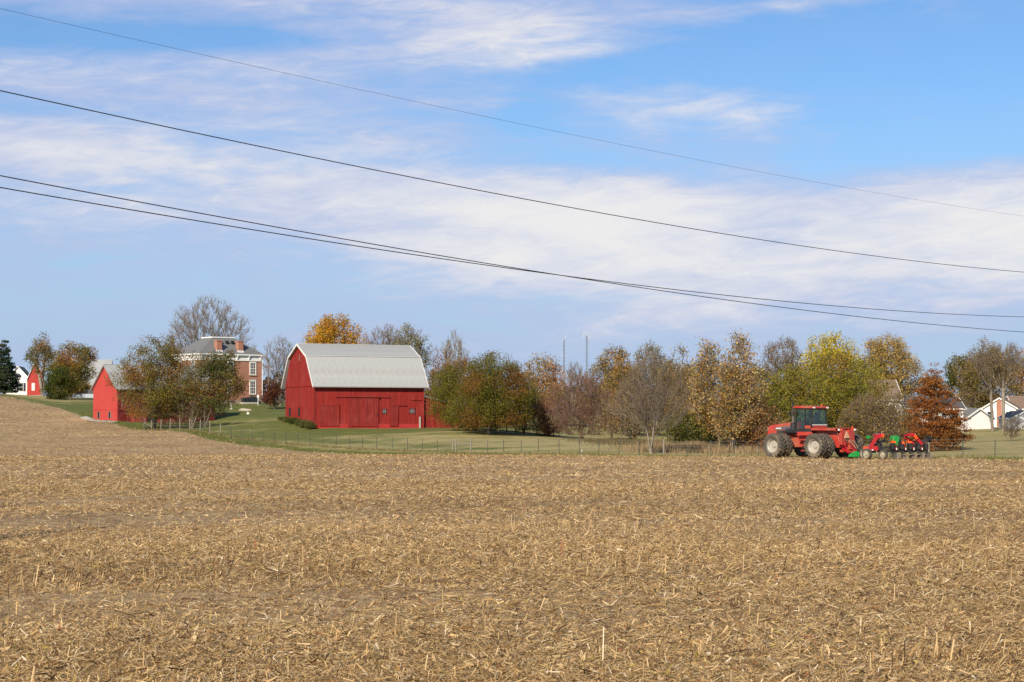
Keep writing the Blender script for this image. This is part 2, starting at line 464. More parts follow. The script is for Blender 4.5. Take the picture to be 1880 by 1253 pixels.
# ================================================================== GROUND
def axis(lo, hi, step, far_lo, far_hi, grow=1.25):
    a = list(np.arange(lo, hi + step / 2, step))
    s = step; x = hi
    while x < far_hi: s *= grow; x += s; a.append(x)
    s = step; x = lo
    while x > far_lo: s *= grow; x -= s; a.insert(0, x)
    return np.array(a)
def grid_faces(nx, ny):
    i = np.arange(nx - 1)[None, :] + np.arange(ny - 1)[:, None] * nx
    return np.stack([i, i + 1, i + 1 + nx, i + nx], -1).reshape(-1, 4)
gx = axis(-150, 130, 2.0, -9000, 9000); gy = axis(10, 430, 2.0, -400, 14000)
X, Y = np.meshgrid(gx, gy)
Z = H(X, Y)
# how far the sward has dried to straw: greener round the farmyard, drier in the hay paddock
def dryness(x, y):
    u = 940 + F * x / np.maximum(y, 1)
    lawn = np.exp(-(((x + 22) / 16) ** 2 + ((y - 236) / 14) ** 2)) + 1.1 * np.exp(-(((x + 45) / 24) ** 2 + ((y - 290) / 40) ** 2)) \
        + 1.0 * np.exp(-(((x + 62) / 14) ** 2 + ((y - 275) / 26) ** 2)) + 0.8 * np.exp(-(((x + 2) / 9) ** 2 + ((y - 256) / 14) ** 2))
    strip = 0.9 * np.exp(-((y - field_edge(x) - 2.0) / 3.5) ** 2) * (x < 5)
    strip2 = 0.5 * np.exp(-((y - (FENCE(x) + 12 + 0.15 * x)) / 2.5) ** 2) * (x < 0)
    d = 0.78 - lawn * 0.75 - strip * 0.7 - strip2
    d = np.where(x > 36, d + 0.0, d)
    return np.clip(d, 0, 1)
D = dryness(X, Y)
dcol = np.stack([D.ravel()] * 3, -1)
m, tt, b = principled('pasture_grass')
geo = tt.new('ShaderNodeNewGeometry').outputs['Position']
at = tt.new('ShaderNodeAttribute', attribute_name='Col')
sw = tt.noise(tt.vmul(geo, (0.07, 0.22, 0.0)), 1.0, 7, 0.62)
sf = tt.noise(geo, 0.55, 8, 0.72)
sg = tt.noise(tt.vmul(geo, (0.5, 1.6, 0.5)), 2.0, 5, 0.7)
dr = tt.m('ADD', at.outputs[2], tt.m('ADD', tt.m('MULTIPLY', tt.m('SUBTRACT', sw, 0.5), 2.3), tt.m('MULTIPLY', tt.m('SUBTRACT', sf, 0.5), 1.5)))
fac = tt.remap(dr, 0.12, 0.95)
c = tt.mix(fac, (0.125, 0.138, 0.038), (0.36, 0.295, 0.13))
vz = tt.remap(sg, 0.2, 0.8, 0.5, 1.4, False)
c = tt.mix(1.0, c, tt.comb(vz, vz, vz), 'MULTIPLY')
tt.l.new(c, b.inputs['Base Color']); b.inputs['Roughness'].default_value = 0.95; b.inputs['Specular IOR Level'].default_value = 0.1
bp = tt.new('ShaderNodeBump'); bp.inputs['Strength'].default_value = 0.7; bp.inputs['Distance'].default_value = 0.12
tt.l.new(sg, bp.inputs['Height']); tt.l.new(bp.outputs[0], b.inputs['Normal'])
terr = np_mesh('pasture', np.stack([X.ravel(), Y.ravel(), Z.ravel()], -1), grid_faces(len(gx), len(gy)), m, col=dcol, smooth=True)
tag(terr, 'dry mown pasture and green farmyard grass', None, None, 'structure')

# stubble field: its own sheet, up to the ragged field edge
fxs = np.concatenate([np.arange(-200, -60, 3.0), np.arange(-60, 60, 0.8), np.arange(60, 101, 3.0)])
rows = np.concatenate([np.linspace(0, 0.5, 90), np.linspace(0.5, 1, 90)[1:]])
ye = field_edge(fxs)
Yf = -30 + (ye[None, :] + 30) * rows[:, None]
Xf = np.broadcast_to(fxs[None, :], Yf.shape)
Zf = H(Xf, Yf) + 0.05 - 0.09 * sstep(0.985, 1.0, rows)[:, None]
m, tt, b = principled('corn_stubble_soil')
geo = tt.new('ShaderNodeNewGeometry').outputs['Position']
s1 = tt.noise(geo, 12.0, 5, 0.8)
s2 = tt.noise(geo, 2.2, 7, 0.7)
s3 = tt.noise(tt.vmul(geo, (0.12, 0.14, 0.0)), 1.0, 6, 0.6)
s4 = tt.noise(geo, 26.0, 4, 0.7)
k = tt.m('ADD', tt.m('ADD', tt.m('MULTIPLY', s1, 0.55), tt.m('MULTIPLY', s2, 0.55)), tt.m('MULTIPLY', tt.m('SUBTRACT', s3, 0.5), 0.22))
c = tt.mix(tt.remap(k, 0.44, 0.66), (0.205, 0.128, 0.070), (0.51, 0.365, 0.195))
c = tt.mix(tt.remap(s4, 0.58, 0.74), c, (0.62, 0.47, 0.27))
tt.l.new(c, b.inputs['Base Color']); b.inputs['Roughness'].default_value = 1.0; b.inputs['Specular IOR Level'].default_value = 0.05
bp = tt.new('ShaderNodeBump'); bp.inputs['Strength'].default_value = 0.9; bp.inputs['Distance'].default_value = 0.05
tt.l.new(s1, bp.inputs['Height']); tt.l.new(bp.outputs[0], b.inputs['Normal'])
fld = np_mesh('stubble_field', np.stack([Xf.ravel(), Yf.ravel(), Zf.ravel()], -1), grid_faces(len(fxs), len(rows)), m, smooth=True)
tag(fld, 'harvested corn field covered with straw coloured residue', None, None, 'structure')

# ------------------------------------------------------------------ corn residue
rng = np.random.default_rng(11)
PAL = np.array([(0.62, 0.465, 0.25), (0.53, 0.37, 0.18), (0.42, 0.28, 0.125), (0.28, 0.17, 0.075), (0.37, 0.285, 0.175), (0.10, 0.068, 0.042), (0.72, 0.62, 0.44), (0.36, 0.11, 0.05), (0.50, 0.40, 0.12)])
PAL = PAL * np.array([1.015, 0.965, 0.925])
PW = np.array([0.24, 0.25, 0.17, 0.12, 0.09, 0.055, 0.045, 0.006, 0.024]); PW = PW / PW.sum()
def wedge(n, r0, r1, half=0.335):
    Yp = np.sqrt(rng.uniform(r0 ** 2, r1 ** 2, n)); Xp = rng.uniform(-half, half, n) * Yp
    return Xp, Yp
def patch(x, y):
    """broad uneven patches, about -1.4..1.4"""
    return 0.5 * np.sin(0.11 * x + 0.19 * y + 0.7) + 0.45 * np.sin(-0.07 * x + 0.33 * y + 2.1 + np.sin(0.2 * x)) + 0.35 * np.sin(0.23 * x - 0.41 * y + 4) \
        + 0.3 * np.sin(0.05 * x + 0.62 * y + 1 + 0.8 * np.sin(0.13 * x + 1)) + 0.3 * np.sin(0.7 * x + 0.9 * y) * np.sin(0.9 * x - 1.3 * y + 2)
def thin(x, y):
    """residue cover 0..1: drifts, a bare damp patch on the left and a thinly covered line above it"""
    bare = np.exp(-(((x + 11.5) / 6.5) ** 2 + ((y - 48 - 0.3 * (x + 11)) / 5.5) ** 2))
    bare_line = np.exp(-((y - 57.6 - 2.1 * (x + 15.3) - 0.5 * np.sin(x * 1.7)) / 1.3) ** 2) * (x < -9.5)
    return np.clip(0.70 + 0.33 * patch(x, y) - 0.85 * bare - 0.9 * bare_line, 0.06, 1.0)
def pieces_ribbon(n, r0, r1, lmin, lmax, wmin, wmax, segs, zmax, pitch, curl, half=0.335):
    x, y = wedge(n, r0, r1, half)
    keep = (rng.random(n) < thin(x, y)) & (y < field_edge(x) - 0.3)
    x, y = x[keep], y[keep]; n = len(x)
    L = lmin + (lmax - lmin) * rng.random(n) ** 2.0
    Wd = wmin + (wmax - wmin) * rng.random(n) ** 1.7
    a = rng.uniform(0, 2 * np.pi, n); pt = rng.normal(0, pitch, n); roll = rng.normal(0, 0.6, n); cu = rng.normal(0, curl, n)
    d = np.stack([np.cos(a) * np.cos(pt), np.sin(a) * np.cos(pt), np.sin(pt)], -1)
    s = np.stack([-np.sin(a), np.cos(a), np.zeros(n)], -1)
    up = np.cross(d, s)
    s = s * np.cos(roll)[:, None] + up * np.sin(roll)[:, None]
    up = np.cross(d, s)
    c0 = np.stack([x, y, Hq(x, y) + 0.045 + rng.random(n) ** 2 * zmax + np.abs(np.sin(pt)) * L * 0.5], -1)
    col = PAL[rng.choice(len(PAL), n, p=PW)] * (rng.uniform(0.72, 1.2, n) * (1 + 0.13 * patch(x * 0.8 + 7, y * 0.8)))[:, None]
    if segs == 0:                            # a pointed shred: one face
        V = np.stack([c0 - d * (L / 2)[:, None] - s * (Wd / 2)[:, None], c0 - d * (L / 2)[:, None] + s * (Wd / 2)[:, None], c0 + d * (L / 2)[:, None]], 1)
        return V.reshape(-1, 3), np.arange(3 * n).reshape(-1, 3), np.repeat(col, 3, 0)
    V = []
    for k in range(segs + 1):
        q = k / segs - 0.5
        wk = Wd * (1.0 if segs == 1 else (0.55, 1.0, 0.30)[k])
        ctr = c0 + d * (q * L)[:, None] + up * ((cu * L) * (q * q * 4 - 0.5))[:, None]
        V.append(ctr - s * (wk / 2)[:, None]); V.append(ctr + s * (wk / 2)[:, None])
    V = np.stack(V, 1)                       # n, 2*(segs+1), 3
    nv = 2 * (segs + 1)
    base = (np.arange(n) * nv)[:, None]
    Fc = np.concatenate([base + np.array([[2 * k, 2 * k + 1, 2 * k + 3, 2 * k + 2]]) for k in range(segs)], 1).reshape(-1, 4)
    return V.reshape(-1, 3), Fc, np.repeat(col, nv, 0)
def pieces_stalk(n, r0, r1, stand, half=0.335, at=None, pw=None):
    x, y = wedge(n, r0, r1, half)
    if at is not None:                       # a knocked-down heap of old stalks
        x = at[0] + at[2] * rng.normal(0, 1, n); y = at[1] + at[3] * rng.normal(0, 1, n) + 0.25 * (x - at[0])
        keep = np.ones(n, bool)
    elif stand:                                # stubble keeps to its planted rows, 0.76 m apart, knocked about
        ang = rad(22); ca, sa = math.cos(ang), math.sin(ang)
        p = x * ca + y * sa; q = -x * sa + y * ca
        q = np.round(q / 0.76) * 0.76 + rng.normal(0, 0.07, n)
        x, y = p * ca - q * sa, p * sa + q * ca
        clump = 0.5 + 0.5 * np.sin(0.35 * p + 0.8 * np.round(q / 0.76)) * np.sin(0.11 * p + 2)
        keep = (rng.random(n) < clump) & (y > r0 * 0.9) & (y < field_edge(x) - 0.3)
    else:
        keep = (rng.random(n) < thin(x, y)) & (y < field_edge(x) - 0.3)
    x, y = x[keep], y[keep]; n = len(x)
    a = rng.uniform(0, 2 * np.pi, n)
    if stand:
        L = rng.uniform(0.06, 0.24, n) + 0.2 * (rng.random(n) < 0.06); pt = np.pi / 2 - np.abs(rng.normal(0, 0.65, n)); a = rng.normal(0.4, 1.0, n)
    else:
        L = rng.uniform(0.12, 0.5, n); pt = np.abs(rng.normal(0, 0.14, n))
    R = rng.uniform(0.004, 0.0095, n)
    d = np.stack([np.cos(a) * np.cos(pt), np.sin(a) * np.cos(pt), np.sin(pt)], -1)
    s = np.stack([-np.sin(a), np.cos(a), np.zeros(n)], -1); up = np.cross(d, s)
    p0 = np.stack([x, y, Hq(x, y) + (0.03 if stand else 0.07)], -1)
    V = []
    for k in (0, 1):
        for j in range(3):
            q = 2 * math.pi * j / 3 + 0.5
            V.append(p0 + d * (L * k)[:, None] + s * (R * math.cos(q))[:, None] + up * (R * math.sin(q))[:, None])
    V = np.stack(V, 1)
    base = (np.arange(n) * 6)[:, None]
    Fc = np.concatenate([base + np.array([[j, (j + 1) % 3, (j + 1) % 3 + 3, j + 3]]) for j in range(3)], 1).reshape(-1, 4)
    pw = np.array(pw or [0.26, 0.28, 0.16, 0.16, 0.04, 0.06, 0.03, 0.01, 0.0]); pw = pw / pw.sum()
    col = PAL[rng.choice(len(PAL), n, p=pw)] * rng.uniform(0.75, 1.15, (n, 1))
    return V.reshape(-1, 3), Fc, np.repeat(col, 6, 0)
parts = [
    pieces_ribbon(430000, 14, 27, 0.02, 0.17, 0.003, 0.015, 0, 0.055, 0.32, 0.0),
    pieces_ribbon(50000, 14, 27, 0.06, 0.27, 0.006, 0.026, 2, 0.06, 0.22, 0.22),
    pieces_ribbon(8000, 14, 40, 0.09, 0.24, 0.02, 0.055, 2, 0.05, 0.16, 0.25),
    pieces_ribbon(420000, 27, 48, 0.04, 0.23, 0.006, 0.022, 0, 0.06, 0.30, 0.0),
    pieces_ribbon(280000, 48, 85, 0.07, 0.28, 0.011, 0.035, 0, 0.07, 0.30, 0.0),
    pieces_ribbon(170000, 85, 165, 0.11, 0.36, 0.02, 0.055, 0, 0.08, 0.28, 0.0),
    pieces_ribbon(90000, 165, 330, 0.2, 0.5, 0.04, 0.09, 0, 0.05, 0.2, 0.0),
    pieces_stalk(5000, 14, 40, False), pieces_stalk(8000, 40, 90, False),
    pieces_stalk(3200, 16, 46, True), pieces_stalk(12000, 46, 130, True),
    pieces_stalk(260, 0, 1, True, at=(-7.0, 31.0, 1.6, 0.6), pw=[0.2, 0.15, 0.15, 0.3, 0, 0.2, 0, 0, 0]), pieces_stalk(200, 0, 1, True, at=(-0.5, 34.0, 2.2, 0.7), pw=[0.1, 0.15, 0.15, 0.4, 0, 0.2, 0, 0, 0]),
    pieces_stalk(260, 0, 1, True, at=(9.8, 55.0, 2.2, 0.8), pw=[0.1, 0.1, 0.2, 0.4, 0, 0.2, 0, 0, 0]), pieces_stalk(120, 0, 1, True, at=(4.6, 20.5, 0.5, 0.4), pw=[0.1, 0.2, 0.2, 0.3, 0, 0.2, 0, 0, 0]),
    pieces_stalk(220, 0, 1, True, at=(2.5, 46.0, 3.0, 0.7), pw=[0.2, 0.2, 0.2, 0.3, 0, 0.1, 0, 0, 0]),
]
off = 0; VV = []; F3 = []; F4 = []; CC = []
for v, f, c in parts:
    VV.append(v); (F3 if f.shape[1] == 3 else F4).append(f + off); CC.append(c); off += len(v)
st = np_mesh('corn_residue', np.concatenate(VV), [np.concatenate(F3), np.concatenate(F4)], STOVER, col=np.concatenate(CC))
tag(st, 'chopped straw coloured corn leaves, husks and stalks strewn over the field', 'corn residue', None, 'stuff')

# ------------------------------------------------------------------ grass blades on margins
def blades(name, xs, ys, hmin, hmax, wid, pal, label, lean=0.35):
    n = len(xs)
    h = rng.uniform(hmin, hmax, n); a = rng.uniform(0, 2 * np.pi, n)
    s = np.stack([np.cos(a), np.sin(a), np.zeros(n)], -1) * wid
    p = np.stack([xs, ys, Hq(xs, ys) - 0.03], -1)
    tip = p + np.stack([rng.normal(0, lean, n) * h, rng.normal(0, lean, n) * h, h], -1)
    V = np.stack([p - s, p + s, tip], 1).reshape(-1, 3)
    Fc = np.arange(3 * n).reshape(-1, 3)
    pal = np.array(pal)
    col = pal[rng.integers(0, len(pal), n)] * rng.uniform(0.7, 1.25, (n, 1))
    o = np_mesh(name, V, Fc, GRASSM, col=np.repeat(col, 3, 0))
    return tag(o, label, 'grass', None, 'stuff')
n = 26000
xs = rng.uniform(-62, 40, n); ys = field_edge(xs) + np.abs(rng.normal(0, 2.2, n)) - 0.4
blades('margin_grass', xs, ys, 0.06, 0.30, 0.025, [(0.11, 0.15, 0.035), (0.16, 0.18, 0.05), (0.28, 0.23, 0.10)], 'short green grass strip between the stubble and the wire fence')
n = 9000
xs = rng.uniform(-50, 40, n); ys = FENCE(xs) + rng.normal(0, 0.45, n)
blades('fence_row_grass', xs, ys, 0.12, 0.4, 0.03, [(0.36, 0.28, 0.13), (0.28, 0.22, 0.1), (0.18, 0.18, 0.06)], 'dry tufts of grass left standing along the wire fence')
n = 12000
uu = rng.normal(1305, 62, n); yy = rng.normal(188, 5, n) + 3 * np.sin(uu * 0.09); xs = (uu - 940) / F * yy
blades('tall_dry_grass', xs, yy, 0.2, 0.95, 0.035, [(0.36, 0.24, 0.12), (0.28, 0.19, 0.1), (0.42, 0.31, 0.17)], 'tall tan dry grass at the foot of the tree line', 0.18)
n = 7000
uu = rng.normal(1150, 40, n); yy = rng.normal(206, 4, n) + 0.03 * (1150 - uu); xs = (uu - 940) / F * yy
blades('ditch_grass', xs, yy, 0.08, 0.42, 0.035, [(0.16, 0.11, 0.06), (0.22, 0.16, 0.08), (0.14, 0.13, 0.05)], 'dark rough grass along the ditch below the lawn', 0.2)

# ================================================================== BUILDINGS
def rect_xz(mb, x0, x1, z0, z1, y, th):
    return mb.box(x0, x1, y - th, y, z0, z1)

# ---- big gambrel barn: local x along the long wall, y into the depth, near corner at the origin
p = P(576.5, 787, 235)
barn = empty('gambrel_barn', (p.x, p.y, p.z), rad(25))
tag(barn, 'big red gambrel barn with pale metal roof and sliding doors', 'barn')
BL, BW, BE, BB, BA, BBY = 14.6, 11.2, 5.30, 8.97, 10.55, 2.15     # length, width, eave, break, apex heights, break inset
gable_poly = [(0, -1.2), (BW, -1.2), (BW, BE), (BW - BBY, BB), (BW / 2, BA), (BBY, BB), (0, BE)]
MB().prism([(0, -1.2), (BL, -1.2), (BL, BE - 0.02), (0, BE - 0.02)], 0, 0.15).build('front_wall', BARN_RED, barn)
MB().prism([(0, -1.2), (BL, -1.2), (BL, BE - 0.02), (0, BE - 0.02)], BW - 0.15, BW).build('back_wall', BARN_RED, barn)
gp = [(0.151, -1.2), (BW - 0.151, -1.2), (BW - 0.151, BE), (BW - BBY - 0.05, BB - 0.1), (BW / 2, BA - 0.08), (BBY + 0.05, BB - 0.1), (0.151, BE)]
g1 = MB().prism(gp, 0.0, 0.15, 'x').build('gable_wall', BARN_RED, barn)
MB().prism(gp, BL - 0.15, BL, 'x').build('gable_wall', BARN_RED, barn)
# upper gable boards lap over the lower ones
MB().prism([(-0.02, 5.22), (BW + 0.02, 5.22), (BW, BE + 0.05), (BW - BBY + 0.02, BB - 0.06), (BW / 2, BA - 0.04), (BBY - 0.02, BB - 0.06), (0, BE + 0.05)], -0.07, -0.003, 'x').build('gable_upper_siding', BARN_RED, barn)
# corner boards
for y0, y1 in ((-0.05, -0.003),):
    MB().box(-0.05, 0.14, y0, y1, -1.0, BE - 0.1).build('corner_board', BARN_RED2, barn)
    MB().box(BL - 0.14, BL + 0.02, y0, y1, -1.0, BE - 0.1).build('corner_board', BARN_RED2, barn)
# base skirt (concrete painted red)
MB().box(0.6, BL - 0.35, -0.06, -0.004, -1.0, 0.55).build('base_skirt', mat('red_painted_concrete', (0.40, 0.03, 0.028), 0.8, 0, 0.12, 1.2, 0.2), barn)
# sliding doors, tracks
def door(x0, x1, z0, z1, y=-0.07, nm='sliding_door'):
    d = MB().box(x0, x1, y - 0.06, y, z0, z1).build(nm, BARN_RED2, barn)
    MB().box(x0, x0 + 0.14, y - 0.085, y - 0.062, z0, z1).box(x1 - 0.14, x1, y - 0.085, y - 0.062, z0, z1).box(x0 + 0.14, x1 - 0.14, y - 0.085, y - 0.062, z1 - 0.14, z1) \
        .box(x0 + 0.14, x1 - 0.14, y - 0.085, y - 0.062, z0, z0 + 0.16).build('door_frame', BARN_RED, d)
    return d
door(0.64, 3.25, 0.30, 2.85)
d1 = door(4.45, 6.40, 0.22, 3.78, -0.09); d2 = door(6.43, 8.40, 0.22, 3.78, -0.09)
MB().box(8.2, 8.26, -0.22, -0.176, 1.5, 1.85).build('handle', BLACK_PAINT, d2)
door(9.95, 11.1, 0.25, 2.80)
MB().box(2.75, 4.34, -0.12, -0.004, 3.84, 3.90).build('door_track', BARN_RED2, barn)
MB().box(8.51, 10.1, -0.12, -0.004, 3.84, 3.90).build('door_track', BARN_RED2, barn)
MB().box(4.35, 8.5, -0.30, -0.004, 3.86, 3.99).build('track_hood', BARN_RED2, barn)
MB().box(0.55, 3.35, -0.11, -0.004, 2.87, 2.93).build('door_track', BARN_RED2, barn)
MB().box(9.85, 12.3, -0.12, -0.004, 2.83, 2.90).build('door_track', BARN_RED2, barn)
MB().box(12.85, 14.3, -0.10, -0.004, 3.52, 3.58).build('ledge', BARN_RED2, barn)
def barn_window(x0, x1, z0, z1, nx, nz, parent, wall_y=0.0):
    w = MB().box(x0 - 0.06, x1 + 0.06, wall_y - 0.05, wall_y - 0.006, z0 - 0.06, z0).box(x0 - 0.06, x1 + 0.06, wall_y - 0.05, wall_y - 0.006, z1, z1 + 0.06) \
        .box(x0 - 0.06, x0, wall_y - 0.05, wall_y - 0.006, z0, z1).box(x1, x1 + 0.06, wall_y - 0.05, wall_y - 0.006, z0, z1).build('window', BARN_RED2, parent)
    dx = (x1 - x0) / nx; dz = (z1 - z0) / nz
    for i in range(nx):
        for j in range(nz):
            MB().box(x0 + i * dx + 0.02, x0 + (i + 1) * dx - 0.02, wall_y - 0.022, wall_y - 0.008, z0 + j * dz + 0.02, z0 + (j + 1) * dz - 0.02).build('pane', BARN_PANE, w)
    g = MB()
    for i in range(1, nx): g.box(x0 + i * dx - 0.015, x0 + i * dx + 0.015, wall_y - 0.045, wall_y - 0.024, z0, z1)
    for j in range(1, nz): g.box(x0, x1, wall_y - 0.058, wall_y - 0.046, z0 + j * dz - 0.015, z0 + j * dz + 0.015)
    g.build('glazing_bars', OLD_WHITE, w)
barn_window(8.98, 9.58, 1.82, 2.42, 3, 2, barn)
barn_window(12.6, 13.38, 1.85, 2.48, 3, 3, barn)
MB().box(13.93, 14.12, -0.16, -0.06, -0.3, 1.45).build('white_post', CONCRETE, barn)
MB().box(14.14, 14.26, -0.055, -0.05, 0.0, 1.4).build('dark_gap', DARK, barn)
# gable openings
for yc in (5.6, 9.3):
    w = MB().box(-0.03, -0.006, yc - 0.42, yc + 0.42, 1.55, 2.55).build('gable_window', DARK, barn)
    MB().box(-0.06, -0.006, yc - 0.52, yc - 0.42, 1.5, 2.6).box(-0.06, -0.006, yc + 0.42, yc + 0.52, 1.5, 2.6).box(-0.06, -0.006, yc - 0.52, yc + 0.52, 2.6, 2.7).build('frame', BARN_RED2, w)
w = MB().box(-0.11, -0.075, 5.36, 5.56, 8.5, 9.3).build('hay_vent', GREY_WOOD, barn)
MB().box(-0.115, -0.08, 5.0, 5.9, 8.18, 8.24).build('ledge', BARN_RED2, barn)
# roof: a body with separate metal sheets laid on it, rake boards at both ends
OH = 0.38                                           # gable overhang
pf = [(-0.62, BE - 0.12), (BBY - 0.06, BB + 0.02), (BW / 2, BA + 0.05), (BW - BBY + 0.06, BB + 0.02), (BW + 0.62, BE - 0.12)]
pin = [(BW + 0.60, BE - 0.22), (BW - BBY, BB - 0.10), (BW / 2, BA - 0.09), (BBY, BB - 0.10), (-0.60, BE - 0.22)]
roof = MB().prism(pf + pin, -OH, BL + OH, 'x').build('roof', ROOF_METAL, barn)
def sheets(parent, a, bpt, x0, x1, w, matl, lift=0.012, nm='roof_sheet'):
    """metal sheets down one slope from a=(y,z) low to b=(y,z) high; neighbours share mesh data"""
    a = Vector((0, a[0], a[1])); c = Vector((0, bpt[0], bpt[1]))
    d = (c - a); L = d.length; d.normalize(); nrm = Vector((0, -d.z, d.y))
    if nrm.z < 0: nrm = -nrm
    k = max(1, round((x1 - x0) / w)); w = (x1 - x0) / k
    mb = MB()
    prof = []
    nr = 3
    for i in range(nr):
        q = i * w / nr
        prof += [(q + 0.012, 0.0), (q + w / nr - 0.075, 0.0), (q + w / nr - 0.055, 0.014), (q + w / nr - 0.025, 0.014), (q + w / nr - 0.005, 0.0)]
    vs = [];
    for q in (0, L):
        for (x, h) in prof: vs.append(Vector((x, 0, 0)) + d * q + nrm * (lift + h))
    m_ = len(prof)
    mb.add(vs, [(i, i + 1, i + 1 + m_, i + m_) for i in range(m_ - 1)])
    first = None
    for i in range(k):
        off_ = Vector((x0 + i * w, a.y, a.z)) + nrm * (0.004 * (i % 2))
        if first is None:
            first = mb.build(nm, matl, parent); first.location = off_
        else:
            o = first.copy(); COL.objects.link(o); o.location = off_; o.parent = parent
sheets(roof, pf[0], pf[1], -OH, BL + OH, 0.92, ROOF_METAL)
sheets(roof, pf[1], pf[2], -OH, BL + OH, 0.92, ROOF_METAL2)
sheets(roof, pf[4], pf[3], -OH, BL + OH, 0.92, ROOF_METAL)
sheets(roof, pf[3], pf[2], -OH, BL + OH, 0.92, ROOF_METAL2)
MB().box(-OH - 0.02, BL + OH + 0.02, BBY - 0.16, BBY + 0.06, BB + 0.055, BB + 0.09).build('break_flashing', WHITE, roof)
MB().tube((-OH - 0.02, BW / 2, BA + 0.07), (BL + OH + 0.02, BW / 2, BA + 0.07), 0.09, 0.09, 8).build('ridge_cap', ROOF_METAL, roof)
for x0, x1 in ((-OH - 0.05, -OH - 0.003), (BL + OH + 0.003, BL + OH + 0.05)):
    MB().prism([(pf[i][0], pf[i][1] + 0.07) for i in range(5)] + [(q[0], q[1] - 0.03) for q in pin], x0, x1, 'x').build('rake_board', WHITE, roof)
# lean-to at the far end
lt = MB().prism([(BL + 0.003, -1.2), (BL + 5.0, -1.2), (BL + 5.0, 2.9), (BL + 0.003, 4.0)], 0.35, 0.5).build('lean_to_wall', SHED_RED if False else BARN_RED, barn)
MB().prism([(BL + 0.003, -1.2), (BL + 5.0, -1.2), (BL + 5.0, 2.9), (BL + 0.003, 4.0)], 7.5, 7.65).build('lean_to_back_wall', BARN_RED, barn)
MB().box(BL + 4.85, BL + 5.0, 0.503, 7.497, -1.2, 2.9).build('lean_to_end_wall', BARN_RED, barn)
lr = MB().prism([(BL + 0.003, 4.02), (BL + 5.2, 2.88), (BL + 5.2, 2.98), (BL + 0.003, 4.12)], 0.1, 7.9).build('lean_to_roof', ROOF_METAL2, barn)

# ---- small gable barn on the left
p = P(216.5, 774.5, 262)
shed = empty('gable_barn', (p.x, p.y, p.z), rad(36))
tag(shed, 'small red barn with grey metal roof half hidden by brushy trees', 'barn')
SL, SW, SE, SA = 14.6, 8.0, 4.75, 7.85
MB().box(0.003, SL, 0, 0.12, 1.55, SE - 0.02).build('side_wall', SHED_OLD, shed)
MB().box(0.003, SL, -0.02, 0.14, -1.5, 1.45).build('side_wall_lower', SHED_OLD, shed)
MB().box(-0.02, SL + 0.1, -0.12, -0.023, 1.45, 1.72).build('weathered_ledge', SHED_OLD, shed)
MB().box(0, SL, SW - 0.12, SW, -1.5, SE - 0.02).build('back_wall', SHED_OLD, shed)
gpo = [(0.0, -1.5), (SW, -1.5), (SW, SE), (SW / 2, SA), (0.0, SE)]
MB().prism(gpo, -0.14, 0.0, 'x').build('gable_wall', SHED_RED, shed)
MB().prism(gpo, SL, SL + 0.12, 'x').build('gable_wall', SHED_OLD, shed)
MB().box(-0.19, -0.143, -0.02, SW + 0.02, 1.62, 1.70).build('gable_ledge', SHED_RED, shed)
for yc in (2.4, 6.1):
    w = MB().box(-0.17, -0.143, yc - 0.3, yc + 0.3, 0.45, 1.35).build('gable_window', DARK, shed)
    MB().box(-0.19, -0.145, yc - 0.4, yc - 0.3, 0.4, 1.42).box(-0.19, -0.145, yc + 0.3, yc + 0.4, 0.4, 1.42).build('frame', GREY_WOOD, w)
for x0, x1 in ((1.9, 4.3), (6.0, 8.6)):
    MB().box(x0, x1, -0.1, -0.024, -0.8, 1.40).build('stable_door', siding('shed_door_%d' % int(x0), (0.36, 0.03, 0.027), 0.2, (0.3, 0.2, 0.17), 0.5, 0.2, 0.5), shed)
MB().box(4.35, 5.6, -0.03, -0.024, -0.8, 1.3).build('open_doorway', DARK, shed)
for x0 in (0.55,):
    MB().box(x0, x0 + 0.11, -0.03, -0.004, 2.0, 4.4).build('bleached_board', GREY_WOOD, shed)
rf = [(-0.35, SE - 0.28), (SW / 2, SA + 0.06), (SW + 0.35, SE - 0.28), (SW + 0.33, SE - 0.37), (SW / 2, SA - 0.05), (-0.33, SE - 0.37)]
sroof = MB().prism(rf, -0.42, SL + 0.3, 'x').build('roof', ROOF_METAL2, shed)
sheets(sroof, rf[0], rf[1], -0.42, SL + 0.3, 0.92, ROOF_METAL2)
sheets(sroof, rf[2], rf[1], -0.42, SL + 0.3, 0.92, ROOF_METAL2)
MB().tube((-0.44, SW / 2, SA + 0.08), (SL + 0.32, SW / 2, SA + 0.08), 0.08, 0.08, 8).build('ridge_cap', ROOF_METAL2, sroof)
MB().prism([(-0.36, SE - 0.24), (SW / 2, SA + 0.12), (SW + 0.36, SE - 0.24), (SW + 0.33, SE - 0.40), (SW / 2, SA - 0.08), (-0.33, SE - 0.40)], -0.47, -0.423, 'x').build('rake_board', ROOF_METAL2, sroof)
# concrete apron along the gable foot
mb = MB()
Mw = Matrix.Translation(shed.location) @ Matrix.Rotation(rad(36), 4, 'Z')
pts = []
for k in range(9):
    q = -0.4 + 10.6 * k / 8
    a = Mw @ Vector((-0.16, q, 0)); c = Mw @ Vector((-1.15, q, 0))
    pts.append((a.x, a.y, float(H(a.x, a.y)) + 0.10)); pts.append((c.x, c.y, float(H(c.x, c.y)) + 0.09))
mb.add(pts + [(x, y, z - 0.25) for x, y, z in pts], [(2 * k, 2 * k + 1, 2 * k + 3, 2 * k + 2) for k in range(8)] + [(2 * k + 1, 2 * k + 19, 2 * k + 21, 2 * k + 3) for k in range(8)] + [(0, 18, 19, 1), (16, 17, 35, 34)])
tag(mb.build('concrete_apron', CONCRETE), 'pale concrete apron along the foot of the small red barn gable', 'apron', None, 'structure')

